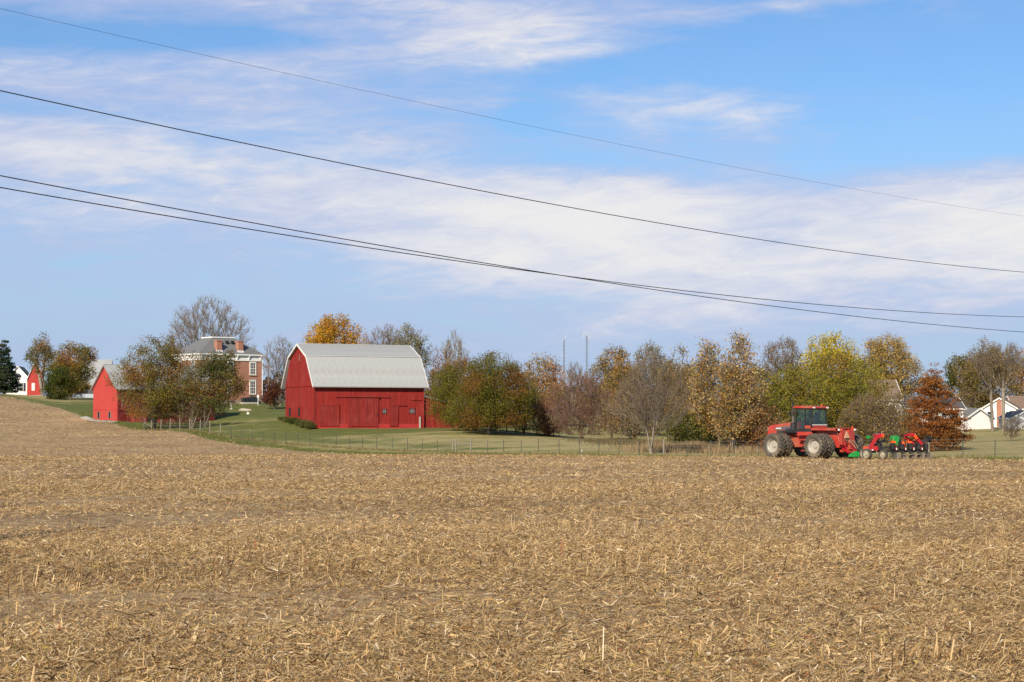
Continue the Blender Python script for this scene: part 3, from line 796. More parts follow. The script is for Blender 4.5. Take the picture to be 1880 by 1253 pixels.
# ---- brick house with low hipped roof
p = P(366, 740, 300)
HZ = P(480, 740, 305).z
house = empty('brick_house', (p.x, p.y, HZ), rad(39))
tag(house, 'two storey red brick house with white cornice and grey hipped roof', 'house')
HL, HW, HE = 11.4, 8.35, 7.66
MB().box(0, HL, 0, HW, -1.0, 6.75).build('wall', BRICK, house)
MB().box(-0.06, HL + 0.06, -0.06, HW + 0.06, -1.0, 0.35).build('foundation', STONE, house)
MB().box(-0.07, HL + 0.07, -0.07, HW + 0.07, 6.75, HE - 0.1).build('frieze', WHITE, house)
MB().box(-0.12, HL + 0.12, -0.12, HW + 0.12, 6.70, 6.80).build('frieze_moulding', WHITE, house)
EO = 0.36
MB().box(-EO, HL + EO, -EO, HW + EO, HE - 0.1, HE + 0.10).build('cornice', WHITE, house)
def bracket(x, y, dx, dy):
    mb = MB()
    prof = [(0, 0), (0.30, 0), (0.30, -0.12), (0.2, -0.25), (0.12, -0.6), (0, -0.65)]
    vs = []
    for s in (-0.09, 0.09):
        for (o_, h_) in prof: vs.append((x + dx * o_ - dy * s, y + dy * o_ + dx * s, HE - 0.1 + h_))
    n_ = len(prof)
    mb.add(vs, [tuple(range(n_)), tuple(range(2 * n_ - 1, n_ - 1, -1))] + [(i, i + n_, (i + 1) % n_ + n_, (i + 1) % n_) for i in range(n_)])
    mb.build('bracket', WHITE, house)
for i in range(6): bracket(0.25 + i * 2.17, -0.071, 0, -1)
for i in range(5): bracket(-0.071, 0.25 + i * 1.95, -1, 0)
RZ0, RZ1 = HE + 0.10, 10.45
i0x, i0y = 3.8, 2.6
A = [(-EO + 0.03, -EO + 0.03), (HL + EO - 0.03, -EO + 0.03), (HL + EO - 0.03, HW + EO - 0.03), (-EO + 0.03, HW + EO - 0.03)]
Bq = [(i0x, i0y), (HL - i0x, i0y), (HL - i0x, HW - i0y), (i0x, HW - i0y)]
hroof = MB().add([(x, y, RZ0) for x, y in A] + [(x, y, RZ1) for x, y in Bq], [(0, 1, 5, 4), (1, 2, 6, 5), (2, 3, 7, 6), (3, 0, 4, 7), (4, 5, 6, 7), (3, 2, 1, 0)]).build('roof', SHINGLE, house)
MB().box(i0x - 0.2, HL - i0x + 0.2, i0y - 0.2, HW - i0y + 0.2, RZ1 - 0.06, RZ1 + 0.13).build('roof_deck', WHITE, hroof)
for x in (4.4, 5.6, 6.6): MB().box(x, x + 0.4, i0y - 1.3, i0y - 0.9, RZ1 - 1.0, RZ1 - 0.52).build('roof_vent', BLACK_PAINT, hroof)
for x in (3.6, 7.5):
    ch = MB().box(x - 0.45, x + 0.45, 0.05, 0.95, HE - 0.2, 9.75).build('chimney', BRICK, house)
    MB().box(x - 0.52, x + 0.52, -0.02, 1.02, 9.75, 9.93).build('chimney_cap', BRICK, ch)
    MB().box(x - 0.55, x + 0.55, -0.05, 1.05, HE + 0.2, HE + 0.68).build('flashing', WHITE, ch)
def sash(x, z0, z1, face='front', w=0.92):
    if face == 'front':
        B_ = lambda mb, a0, a1, y0, y1, q0, q1: mb.box(a0, a1, y0, y1, q0, q1)
    else:
        B_ = lambda mb, a0, a1, y0, y1, q0, q1: mb.box(y0, y1, a0, a1, q0, q1)
    h = w / 2
    fr = MB(); B_(fr, x - h - 0.14, x - h, -0.10, -0.004, z0 - 0.1, z1 + 0.16); B_(fr, x + h, x + h + 0.14, -0.10, -0.004, z0 - 0.1, z1 + 0.16)
    B_(fr, x - h, x + h, -0.10, -0.004, z1, z1 + 0.16); B_(fr, x - h, x + h, -0.10, -0.004, z0 - 0.1, z0)
    wd = fr.build('window', WHITE, house)
    zm = (z0 + z1) / 2
    for q0, q1 in ((z0, zm - 0.03), (zm + 0.03, z1)):
        pn = MB(); B_(pn, x - h, x + h, -0.03, -0.008, q0, q1); pn.build('pane', PANE, wd)
    g = MB(); B_(g, x - h, x + h, -0.085, -0.033, zm - 0.04, zm + 0.04)
    for k in (-1 / 6, 1 / 6): B_(g, x + k * w - 0.02, x + k * w + 0.02, -0.06, -0.033, z0, zm - 0.04); B_(g, x + k * w - 0.02, x + k * w + 0.02, -0.06, -0.033, zm + 0.04, z1)
    for q in ((z0 + zm) / 2, (z1 + zm) / 2): B_(g, x - h, x + h, -0.075, -0.061, q - 0.02, q + 0.02)
    g.build('glazing_bars', WHITE, wd)
    sl_ = MB(); B_(sl_, x - h - 0.22, x + h + 0.22, -0.14, -0.006, z0 - 0.26, z0 - 0.105); sl_.build('sill', STONE, wd)
    li = MB(); B_(li, x - h - 0.22, x + h + 0.22, -0.07, -0.006, z1 + 0.165, z1 + 0.42); li.build('lintel', STONE, wd)
for x in (1.7, 5.6, 9.69):
    sash(x, 4.62, 6.4); sash(x, 1.5, 3.45)
for y in (2.0, 6.2):
    sash(y, 4.62, 6.4, 'side'); sash(y, 1.5, 3.45, 'side')
MB().tube((HL + 0.02, -0.14, -0.4), (HL + 0.02, -0.14, HE - 0.1), 0.06, 0.06, 6).build('downspout', WHITE, house)
MB().box(9.9, 11.2, -0.75, -0.062, -0.5, 0.75).build('cellar_hatch', STONE, house)
def world_pt(obj, x, y, z=0.0):
    q = Matrix.Translation(obj.location) @ Matrix.Rotation(obj.rotation_euler.z, 4, 'Z') @ Vector((x, y, z))
    return q
# air conditioning units, meter pole, bird bath, stones beside the house
def ac_unit(u, v, Y, s, label):
    q = world_pt(house, v, Y)
    r = empty('air_conditioner', (q.x, q.y, q.z), rad(30))
    MB().box(-s, s, -s, s, 0.08, 1.45 * s).build('casing', mat('dark_grey_casing_%d' % u, (0.035, 0.05, 0.055), 0.5, 0.3), r, bevel=0.03)
    MB().box(-s - 0.08, s + 0.08, -s - 0.08, s + 0.08, -0.3, 0.078).build('pad', CONCRETE, r)
    mb = MB()
    for k in range(5): mb.box(-s - 0.02, s + 0.02, -s - 0.02, -s - 0.003, 0.2 + k * 0.22 * s, 0.26 + k * 0.22 * s)
    mb.build('louvres', BLACK_PAINT, r)
    MB().tube((0, 0, 1.45 * s), (0, 0, 1.45 * s + 0.06), s * 0.8, s * 0.7, 14).build('fan_cover', BLACK_PAINT, r)
    tag(r, label, 'air conditioner', 'air conditioners beside the brick house')
ac_unit(444, 7.7, -1.0, 0.52, 'smaller greenish grey air conditioner box left of the taller one by the brick house')
ac_unit(456, 9.1, -1.0, 0.64, 'taller black air conditioner box by the brick house below the window')
q = ground(474, 300)
r = empty('meter_post', q)
MB().tube((0, 0, -0.4), (0, 0, 1.2), 0.05).build('post', WHITE, r); MB().box(-0.16, 0.16, -0.08, 0.08, 1.2, 1.65).build('meter_box', WHITE, r, bevel=0.02)
tag(r, 'white post with meter box at the right corner of the brick house', 'meter post')
q = ground(425, 291)
r = empty('bird_bath', q)
MB().lathe([(0.0, 0), (0.22, 0), (0.18, 0.1), (0.1, 0.2), (0.09, 0.65), (0.14, 0.75), (0.0, 0.75)], 14).build('pedestal', CONCRETE, r).rotation_euler = (rad(90), 0, 0)
MB().lathe([(0.0, 0.75), (0.15, 0.75), (0.36, 0.9), (0.36, 0.94), (0.28, 0.9), (0.0, 0.84)], 16).build('bowl', WHITE, r).rotation_euler = (rad(90), 0, 0)
tag(r, 'white pedestal bird bath on the lawn before the brick house', 'bird bath')
def boulder(u, Y, sx_, sy_, sz_, seed, label, group=None, matl=None):
    import bmesh
    bm = bmesh.new(); bmesh.ops.create_icosphere(bm, subdivisions=2, radius=1.0)
    rr = random.Random(seed)
    for v in bm.verts:
        k = 1 + rr.uniform(-0.16, 0.16); v.co = Vector((v.co.x * sx_ * k, v.co.y * sy_ * k, v.co.z * sz_ * k))
    me = bpy.data.meshes.new('boulder'); bm.to_mesh(me); bm.free()
    o = link_mesh('boulder', me, matl or STONE); q = ground(u, Y); o.location = (q.x, q.y, q.z + sz_ * 0.35)
    tag(o, label, 'boulder', group)
boulder(448, 288, 0.75, 0.4, 0.3, 3, 'large tan stone on the lawn left of the smaller stones', 'stones on the lawn')
boulder(457, 287, 0.45, 0.3, 0.26, 4, 'small tan stone at the right end of the lawn stones', 'stones on the lawn')
boulder(455.5, 278, 0.2, 0.2, 0.22, 5, 'small white stone on the grass below the brick house', None, WHITE)

# ---- simple gabled houses and sheds (ridge along local x)
def gabled(name, label, cat, loc, rz, L, Wd, he, ha, wall, roofm, over=0.35, trim=WHITE, base=None, sidewall=None):
    r = empty(name, loc, rz); tag(r, label, cat)
    sidewall = sidewall or wall
    MB().box(0.003, L - 0.003, 0, 0.12, -2, he - 0.02).build('wall', sidewall, r)
    MB().box(0.003, L - 0.003, Wd - 0.12, Wd, -2, he - 0.02).build('wall', sidewall, r)
    g_ = [(0, -2), (Wd, -2), (Wd, he), (Wd / 2, ha), (0, he)]
    MB().prism(g_, -0.12, 0, 'x').build('gable_wall', wall, r); MB().prism(g_, L, L + 0.12, 'x').build('gable_wall', wall, r)
    sl_ = (ha - he) / (Wd / 2)
    ez = he - over * sl_ + 0.05
    q = [(-over, ez), (Wd / 2, ha + 0.08), (Wd + over, ez), (Wd + over, ez - 0.12), (Wd / 2, ha - 0.04), (-over, ez - 0.12)]
    rf_ = MB().prism(q, -over - 0.12, L + over + 0.12, 'x').build('roof', roofm, r)
    for x0, x1 in ((-over - 0.17, -over - 0.123), (L + over + 0.123, L + over + 0.17)):
        MB().prism([(a, z + 0.03) for a, z in q[:3]] + [(a, z - 0.06) for a, z in q[3:]], x0, x1, 'x').build('rake_board', trim, rf_)
    for y0, y1 in ((-over - 0.05, -over - 0.003), (Wd + over + 0.003, Wd + over + 0.05)):
        MB().box(-over, L + over, y0, y1, ez - 0.16, ez + 0.02).build('fascia', trim, rf_)
    return r
def win(parent, kind, a0, a1, z0, z1, off=-0.12, shutters=None):
    """flat window on the front (y=0), or on the gable at x=off"""
    bx = (lambda mb, p0, p1, d0, d1, q0, q1: mb.box(p0, p1, d0, d1, q0, q1)) if kind == 'front' else (lambda mb, p0, p1, d0, d1, q0, q1: mb.box(d0, d1, p0, p1, q0, q1))
    o_ = 0.0 if kind == 'front' else off
    w = MB(); bx(w, a0 - 0.09, a1 + 0.09, o_ - 0.05, o_ - 0.004, z0 - 0.09, z1 + 0.09); w = w.build('window', WHITE, parent)
    pn = MB(); bx(pn, a0, a1, o_ - 0.065, o_ - 0.052, z0, z1); pn.build('pane', PANE, w)
    g = MB(); zm = (z0 + z1) / 2; bx(g, a0, a1, o_ - 0.085, o_ - 0.067, zm - 0.03, zm + 0.03); g.build('meeting_rail', WHITE, w)
    if shutters:
        for s0, s1 in ((a0 - 0.5, a0 - 0.12), (a1 + 0.12, a1 + 0.5)):
            sh = MB(); bx(sh, s0, s1, o_ - 0.06, o_ - 0.004, z0 - 0.05, z1 + 0.05); sh.build('shutter', shutters, w)
SHUTTER = mat('dark_blue_shutters', (0.02, 0.022, 0.05), 0.6)

# far left: white house, gable to the camera
q = ground(0, 385); zz = P(20, 723, 385).z
wh = gabled('white_house', 'white gabled house with dark half round attic window behind the spruce', 'house', (P(53, 722, 385).x, 385, zz), rad(97), 9, 4.4, 3.1, 5.5, WHITE_SIDING, SHINGLE, 0.3)
win(wh, 'gable', 1.15, 1.85, 0.5, 2.1, shutters=SHUTTER)
win(wh, 'gable', 3.0, 3.7, 0.5, 2.1)
arc = [(2.2 + 0.7 * math.cos(a), 3.3 + 0.8 * math.sin(a)) for a in np.linspace(0, math.pi, 13)]
MB().prism([(a, b_) for a, b_ in arc], -0.2, -0.13, 'x').build('half_round_window', PANE, wh)
# red gabled outbuilding
rb = gabled('red_outbuilding', 'narrow red gabled outbuilding with a white window beside the white house', 'outbuilding', (P(80, 726, 378).x, 378, P(60, 727, 378).z), rad(105), 7, 3.1, 3.6, 7.1, SHED_RED, ROOF_METAL2, 0.2, WHITE)
w = MB().box(-0.17, -0.124, 1.7, 2.3, 1.0, 2.5).build('window', WHITE, rb)
MB().box(-0.19, -0.172, 1.8, 2.2, 1.12, 2.38).build('pane', WHITE_SIDING, w)
MB().box(-0.2, -0.124, -0.05, 3.15, -0.6, 0.1).build('foundation', CONCRETE, rb)
# grey barn behind the bush: gable hidden, pale roof slope facing the camera
gb = gabled('grey_barn', 'grey roofed barn with wall coloured dark as if in shade behind the brown bushy tree', 'barn', (P(118, 730, 352).x, 352, P(150, 729, 352).z), rad(8), 7.3, 8.5, 3.0, 7.0, GREY_WOOD, ROOF_METAL2, 0.9, GREY_WOOD, None, SHINGLE_DK)  # side walls take a dark material: their shade is put into the colour
MB().box(0, 7.3, -0.25, -0.01, -0.6, 0.55).build('foundation', mat('pale_block', (0.4, 0.45, 0.5), 0.9), gb)
MB().box(3.0, 4.2, -0.06, -0.01, 0.6, 2.3).build('doorway', DARK, gb)

# right: white farm houses beyond the pasture
g1 = gabled('white_garage', 'low white gabled garage with grey roof right of the rust oak', 'garage', (P(1821, 787, 262).x, 262, P(1790, 787.5, 262).z), rad(112), 8.5, 4.3, 1.5, 2.75, WHITE_SIDING, SHINGLE, 0.25)
h2 = gabled('white_house', 'white house with long grey roof behind the white garage', 'house', (P(1772, 775, 285).x, 285, P(1800, 780, 285).z), rad(6), 6.0, 6.5, 2.6, 4.6, WHITE_SIDING, SHINGLE, 0.3)
for x in (0.8, 2.2, 3.6, 4.8): win(h2, 'front', x, x + 0.6, 1.2, 2.2)
h3 = gabled('white_house', 'white gabled house with brown roof at the right edge behind bare trunks', 'house', (P(1866, 785, 272).x, 272, P(1850, 786, 272).z), rad(68), 9, 4.6, 2.9, 4.25, WHITE_SIDING, SHINGLE_BR, 0.25)
MB().box(-0.28, -0.124, 2.0, 2.7, 0, 4.1).build('brick_chimney', BRICK, h3)
win(h3, 'gable', 0.7, 1.4, 1.2, 2.3); win(h3, 'gable', 3.3, 4.0, 1.2, 2.3)
h3b = gabled('white_house', 'white house wing with brown roof cut by the right edge', 'house', (P(1868, 785, 275).x, 276, P(1850, 786, 272).z), rad(2), 9, 5.5, 2.85, 4.6, WHITE_SIDING, SHINGLE_BR, 0.25)
pr = empty('porch', (P(1843, 786, 268).x, 266, P(1850, 786, 268).z), rad(4)); tag(pr, 'dark open porch roof on posts between the two white houses', 'porch')
MB().prism([(0, 1.25), (2.4, 1.25), (2.2, 1.75), (0.2, 1.75)], 0, 2.2).build('porch_roof', SHINGLE_DK, pr)
for x in (0.15, 1.2, 2.2): MB().box(x, x + 0.12, 0.1, 0.22, -0.8, 1.25).build('post', WHITE, pr)
g4 = gabled('white_shed', 'white gabled shed with grey roof in front of the brown roofed house', 'shed', (P(1905, 787, 258).x, 258, P(1870, 787.5, 258).z), rad(95), 5, 3.6, 1.5, 2.35, WHITE_SIDING, SHINGLE, 0.2)
h5 = gabled('white_house', 'white house with brownish roof showing between the yellow tree and rust oak', 'house', (P(1606, 790, 240).x, 240, P(1620, 800, 240).z), rad(5), 3.2, 6.0, 4.7, 7.0, WHITE_SIDING, SHINGLE_BR, 0.3)
for x in (0.5, 1.9): win(h5, 'front', x, x + 0.6, 2.6, 3.8); win(h5, 'front', x, x + 0.6, 0.8, 1.9)
h6 = gabled('white_house', 'white house with dark roof glimpsed through the rust oak', 'house', (P(1668, 785, 250).x, 250, P(1700, 790, 250).z), rad(4), 7.2, 6.0, 2.9, 4.3, WHITE_SIDING, SHINGLE_DK, 0.3)
for x in (0.8, 2.6, 4.4, 5.9): win(h6, 'front', x, x + 0.7, 1.0, 2.2)

# ================================================================== TREES
def prof_r(kind, h):
    if kind == 'round': return np.sqrt(np.clip(1 - (2 * h - 1) ** 2, 0, 1))
    if kind == 'dome': return np.where(h > 0.3, np.sqrt(np.clip(1 - ((h - 0.3) / 0.7) ** 2, 0, 1)), np.sqrt(np.clip(1 - 0.6 * ((0.3 - h) / 0.3) ** 2, 0, 1)))
    if kind == 'cone': return 0.04 + 0.96 * (1 - h) ** 0.8 * (0.75 + 0.25 * np.minimum(1, h / 0.12))
    if kind == 'vase': return np.where(h < 0.62, 0.22 + 0.78 * (h / 0.62) ** 0.8, np.sqrt(np.clip(1 - ((h - 0.62) / 0.40) ** 2, 0, 1)))
    if kind == 'egg': return np.sin(np.pi * np.clip(h, 0, 1) ** 0.8) ** 0.7
    if kind == 'tall': return np.where(h < 0.25, 0.45 + 0.55 * h / 0.25, np.clip(1.0 - 0.72 * ((h - 0.25) / 0.75) ** 1.3, 0, 1))
    raise ValueError(kind)
def sample_env(r_, n, kind, shell, lump_k=1.0):
    h = r_.random(n * 6); rr = prof_r(kind, h)
    keep = r_.random(n * 6) < np.clip(rr, 0.08, 1) ** 1.6
    h = h[keep][:n]; rr = rr[keep][:n]; n = len(h)
    th = r_.uniform(0, 2 * np.pi, n)
    ph = r_.uniform(0, 6.28, 6)
    lump = 1 + lump_k * (0.16 * np.sin(2 * th + ph[0] + 3 * h) + 0.13 * np.sin(3 * th + ph[1] - 7 * h) + 0.10 * np.sin(5 * th + ph[2] + 11 * h))
    rho = rr * r_.random(n) ** shell * lump
    return np.stack([rho * np.cos(th), rho * np.sin(th), h], -1)
def tubes(p0, p1, r0, r1, n):
    """many tapered n sided tubes at once"""
    d = p1 - p0; L = np.linalg.norm(d, axis=1, keepdims=True); d = d / np.maximum(L, 1e-6)
    ref = np.where(np.abs(d[:, 2:3]) < 0.9, np.array([[0, 0, 1.0]]), np.array([[1.0, 0, 0]]))
    a = np.cross(d, ref); a /= np.maximum(np.linalg.norm(a, axis=1, keepdims=True), 1e-6); b = np.cross(d, a)
    V = []
    for p, r in ((p0, r0), (p1, r1)):
        for i in range(n):
            q = 2 * math.pi * i / n
            V.append(p + a * (r * math.cos(q))[:, None] + b * (r * math.sin(q))[:, None])
    V = np.stack(V, 1); m_ = len(p0)
    base = (np.arange(m_) * 2 * n)[:, None]
    Fc = np.concatenate([base + np.array([[i, (i + 1) % n, (i + 1) % n + n, i + n]]) for i in range(n)], 1).reshape(-1, 4)
    return V.reshape(-1, 3), Fc
def join(meshes):
    off_ = 0; vs = []; fs = []
    for v, f in meshes:
        vs.append(v); fs.append(f + off_); off_ += len(v)
    return np.concatenate(vs), np.concatenate(fs)
TREE_TRIS = 0
LEAF_GAIN = np.array([1.42, 1.36, 1.12])
def tree(name, label, u, Y, vt, uL, uR, vb, kind='dome', pal=None, n=420, lpn=12, ls=0.2, spread=0.45, bf=0.35, stems=1, seed=1, bark=None,
         twigs=0, twlen=0.7, rt=None, group=None, clumps=26, flat=1.0, shell=0.42, cat='tree', trunk_h=0.45, twig_mat=None, twr=0.012, clump_r=0.27, uptw=0.5, shade=0.3, uni=0.5, lump_k=1.0):
    global TREE_TRIS
    r_ = np.random.default_rng(seed)
    base = ground(u, Y)
    zt = P(u, vt, Y).z - base.z; zb = max(0.15, P(u, vb, Y).z - base.z)
    cx = ((uL + uR) / 2 - u) / F * Y; R = (uR - uL) / 2 / F * Y
    # crown sample points
    if clumps:
        n_uni = int(n * uni); n_all = n; n = n - n_uni
        cen = sample_env(r_, clumps, kind, 0.34)
        cen[:, :2] *= 0.92; cen[:, 2] = 0.04 + 0.90 * cen[:, 2]
        cr = r_.uniform(0.6, 1.25, clumps) * clump_r
        k = r_.choice(clumps, n, p=cr ** 1.5 / (cr ** 1.5).sum())
        g = r_.normal(0, 1, (n, 3)); g /= np.linalg.norm(g, axis=1, keepdims=True); g *= (r_.random(n) ** 0.4)[:, None]
        asp = R / max(zt - zb, 0.1)
        pts = cen[k] + g * cr[k][:, None] * np.array([1, 1, flat * min(1.2, max(asp, 0.3))])
        pts = np.concatenate([pts, sample_env(r_, n_uni, kind, 0.40, lump_k)])
        pts = pts[(pts[:, 2] > -0.03) & (pts[:, 2] < 1.0)]
    else:
        pts = sample_env(r_, n, kind, shell)
    pts = np.stack([cx * (0.3 + 0.7 * np.clip(pts[:, 2] * 1.6, 0, 1)) + R * pts[:, 0], R * 0.92 * pts[:, 1], zb + (zt - zb) * pts[:, 2]], -1)
    # trunk(s)
    nodes = [np.array([0.0, 0, -0.25])]; par = [-1]; plen = [0.0]
    for s in range(stems):
        prev = 0
        th_ = zb + (zt - zb) * trunk_h * (0.8 + 0.35 * r_.random())
        if kind == 'cone': th_ = zb + (zt - zb) * 0.97
        ang = 2 * np.pi * (s + 0.3 * r_.random()) / max(stems, 1)
        outw = (0.0 if stems == 1 else 0.34 * R) * (0.7 + 0.6 * r_.random())
        tgt = np.array([cx * 0.6 + outw * np.cos(ang), outw * np.sin(ang), th_])
        steps = max(4, int(th_ / 0.6)); wob = r_.normal(0, 0.03 * min(R, 3), (steps + 1, 2)); wob = np.cumsum(wob, 0) * 0.6
        for i in range(1, steps + 1):
            q = i / steps
            pnt = np.array([tgt[0] * q ** 1.2, tgt[1] * q ** 1.2, -0.25 + (tgt[2] + 0.25) * q ** 0.95])
            if kind != 'cone': pnt[:2] += wob[i]
            nodes.append(pnt); par.append(prev); plen.append(plen[prev] + np.linalg.norm(pnt - nodes[prev])); prev = len(nodes) - 1
    ntr = len(nodes)
    root = np.array([cx * 0.3, 0, zb])
    order = np.argsort(np.linalg.norm(pts - root, axis=1))
    cap = ntr + 2 * len(pts) + 5
    NP = np.zeros((cap, 3)); NP[:ntr] = nodes; PL = np.zeros(cap); PL[:ntr] = plen
    PR = np.full(cap, -1); PR[:ntr] = par
    PL[:1] = 1e3 if zb > 0.8 else 0.0       # nothing sprouts from the root itself
    cnt = ntr
    low = NP[:ntr, 2] < zb * 0.75
    pen = np.zeros(cap); pen[:ntr][low] = 50.0
    for j in order:
        pj = pts[j]
        dv = NP[:cnt] - pj
        dd = np.sqrt((dv * dv).sum(1))
        above = np.clip(NP[:cnt, 2] - pj[2], 0, None)
        c_ = dd + bf * PL[:cnt] + pen[:cnt] + above * 0.9
        i = int(np.argmin(c_)); L = dd[i]
        if L > 1.0:
            mid = (NP[i] + pj) / 2 + r_.normal(0, 0.07 * L, 3); mid[2] -= 0.03 * L
            NP[cnt] = mid; PR[cnt] = i; PL[cnt] = PL[i] + L / 2; cnt += 1; i = cnt - 1; L = L / 2
        NP[cnt] = pj; PR[cnt] = i; PL[cnt] = PL[i] + L; cnt += 1
    NP = NP[:cnt]; PR = PR[:cnt]
    w = np.zeros(cnt); kids = np.bincount(PR[PR >= 0], minlength=cnt); w[kids == 0] = 1.0
    for i in range(cnt - 1, 0, -1): w[PR[i]] += w[i]
    rt = rt or max(0.07, 0.030 * zt)
    rr = np.maximum(rt * (w / w.max()) ** 0.52, 0.013)
    rr[0] = rt * 1.15
    a = np.arange(1, cnt); p0 = NP[PR[a]]; p1 = NP[a]; r1 = rr[a]; r0 = np.minimum(rr[PR[a]], r1 * 1.6)
    r0 = np.where(PR[a] < ntr, np.where(a < ntr, rr[PR[a]], r1 * 1.25), r0)
    thick = r1 > 0.05
    parts_ = []
    if thick.any(): parts_.append(tubes(p0[thick], p1[thick], r0[thick], r1[thick], 6))
    if (~thick).any(): parts_.append(tubes(p0[~thick], p1[~thick], r0[~thick], r1[~thick], 3))
    V, Fc = join(parts_)
    T = empty(name, base); T.rotation_euler.z = 0
    tag(T, label, cat, group)
    bark = bark or BARK
    np_mesh('trunk', V, Fc, bark, T, smooth=True); TREE_TRIS += 2 * len(Fc)
    tips = np.where(kids == 0)[0]
    crown_nodes = np.arange(ntr, cnt)
    if twigs:
        ti = np.repeat(crown_nodes, twigs); m_ = len(ti)
        o_ = NP[ti] - np.array([cx * 0.6, 0, zb * 0.6]); o_ /= np.maximum(np.linalg.norm(o_, axis=1, keepdims=True), 1e-6)
        dr_ = o_ * 0.75 + np.array([0, 0, uptw]) + r_.normal(0, 0.42, (m_, 3)); dr_ /= np.linalg.norm(dr_, axis=1, keepdims=True)
        L = twlen * r_.uniform(0.4, 1.15, m_)[:, None]
        e = NP[ti] + dr_ * L
        d2 = dr_ + r_.normal(0, 0.35, (m_, 3)) + np.array([0, 0, 0.15]); d2 /= np.linalg.norm(d2, axis=1, keepdims=True)
        e2 = NP[ti] + dr_ * L * 0.55 + d2 * L * 0.55
        def slivers(a_, b_, wd):
            d_ = b_ - a_; sd = np.cross(d_, r_.normal(0, 1, d_.shape)); sd /= np.maximum(np.linalg.norm(sd, axis=1, keepdims=True), 1e-6)
            return np.stack([a_ - sd * wd, a_ + sd * wd, b_], 1).reshape(-1, 3)
        mid = NP[ti] + dr_ * L * 0.55
        e3 = mid + (dr_ * 0.6 + r_.normal(0, 0.5, (m_, 3))) * L * 0.5
        V = np.concatenate([slivers(NP[ti], e, twr * 1.5), slivers(mid, e2, twr * 1.15), slivers(mid, e3, twr)])
        Fc = np.arange(len(V)).reshape(-1, 3)
        np_mesh('crown' if pal is None else 'twigs', V, Fc, twig_mat or TWIG, T); TREE_TRIS += len(Fc)
        tipends = np.concatenate([e, e2])
    if pal is not None:
        pal = np.minimum(np.array(pal, float) * LEAF_GAIN, 0.62)
        src = np.repeat(NP[crown_nodes], int(lpn * 2.1 + 0.5), 0); m_ = len(src)
        c = src + np.clip(r_.normal(0, 1, (m_, 3)), -1.5, 1.5) * spread * np.array([1, 1, 0.8 * flat])
        c[:, 2] = np.maximum(c[:, 2], 0.12)
        nrm = r_.normal(0, 1, (m_, 3)) + np.array([0, 0, 0.7]); nrm /= np.linalg.norm(nrm, axis=1, keepdims=True)
        ax = np.cross(nrm, r_.normal(0, 1, (m_, 3))); ax /= np.linalg.norm(ax, axis=1, keepdims=True); bx = np.cross(nrm, ax)
        s_ = 0.82 * ls * r_.uniform(0.55, 1.35, m_)[:, None]
        V = np.stack([c - ax * s_ * 0.6, c - bx * s_ * 0.36, c + ax * s_ * 0.6, c + bx * s_ * 0.36], 1).reshape(-1, 3)
        Fc = np.arange(4 * m_).reshape(-1, 4)
        # neighbouring leaves turn colour together
        f = np.sin(c[:, 0] * 1.1 + seed) + np.sin(c[:, 1] * 1.3 + 2 * seed) + np.sin(c[:, 2] * 1.2 + 3 * seed) + r_.normal(0, 0.9, m_)
        idx = np.clip(((f + 2.6) / 5.2 * len(pal)).astype(int), 0, len(pal) - 1)
        col = pal[idx] * r_.uniform(1 - shade, 1 + shade, (m_, 1))
        np_mesh('crown', V, Fc, LEAF, T, col=np.repeat(col, 4, 0)); TREE_TRIS += 2 * m_
    return T

OLIVE = [(0.21, 0.115, 0.036), (0.18, 0.145, 0.036), (0.13, 0.13, 0.028), (0.105, 0.12, 0.026), (0.20, 0.165, 0.04)]
CRAB = [(0.20, 0.095, 0.032), (0.165, 0.115, 0.030), (0.125, 0.125, 0.024), (0.10, 0.115, 0.022), (0.165, 0.14, 0.032)]
BROWNOL = [(0.29, 0.145, 0.038), (0.24, 0.15, 0.036), (0.17, 0.135, 0.034), (0.135, 0.125, 0.032)]
DKGREEN = [(0.06, 0.075, 0.024), (0.08, 0.095, 0.026), (0.11, 0.105, 0.03)]
GOLD = [(0.50, 0.24, 0.03), (0.56, 0.30, 0.04), (0.42, 0.19, 0.025), (0.36, 0.22, 0.04)]
YELLOW = [(0.52, 0.35, 0.04), (0.58, 0.40, 0.05), (0.42, 0.30, 0.045), (0.30, 0.25, 0.045)]
TANLEAF = [(0.38, 0.24, 0.11), (0.50, 0.35, 0.19), (0.30, 0.18, 0.07), (0.20, 0.17, 0.05), (0.34, 0.19, 0.06), (0.26, 0.18, 0.07)]
PEACH = [(0.45, 0.24, 0.12), (0.36, 0.20, 0.10), (0.34, 0.24, 0.09), (0.24, 0.19, 0.07)]
RUST = [(0.25, 0.098, 0.034), (0.21, 0.078, 0.028), (0.29, 0.132, 0.042), (0.18, 0.085, 0.032)]
RUSTDULL = [(0.27, 0.12, 0.06), (0.20, 0.09, 0.05), (0.30, 0.15, 0.06)]
GREENYEL = [(0.17, 0.17, 0.030), (0.20, 0.19, 0.034), (0.24, 0.20, 0.04), (0.13, 0.14, 0.026), (0.28, 0.19, 0.045)]
SPRUCE = [(0.035, 0.058, 0.04), (0.05, 0.07, 0.045), (0.07, 0.085, 0.05)]
MUTED = [(0.25, 0.17, 0.08), (0.19, 0.15, 0.062), (0.29, 0.20, 0.08), (0.155, 0.13, 0.058)]
SAGE = [(0.21, 0.20, 0.09), (0.17, 0.165, 0.075), (0.26, 0.22, 0.10)]
TG = 'trees of the farmstead'; LG = 'trees of the tree line'

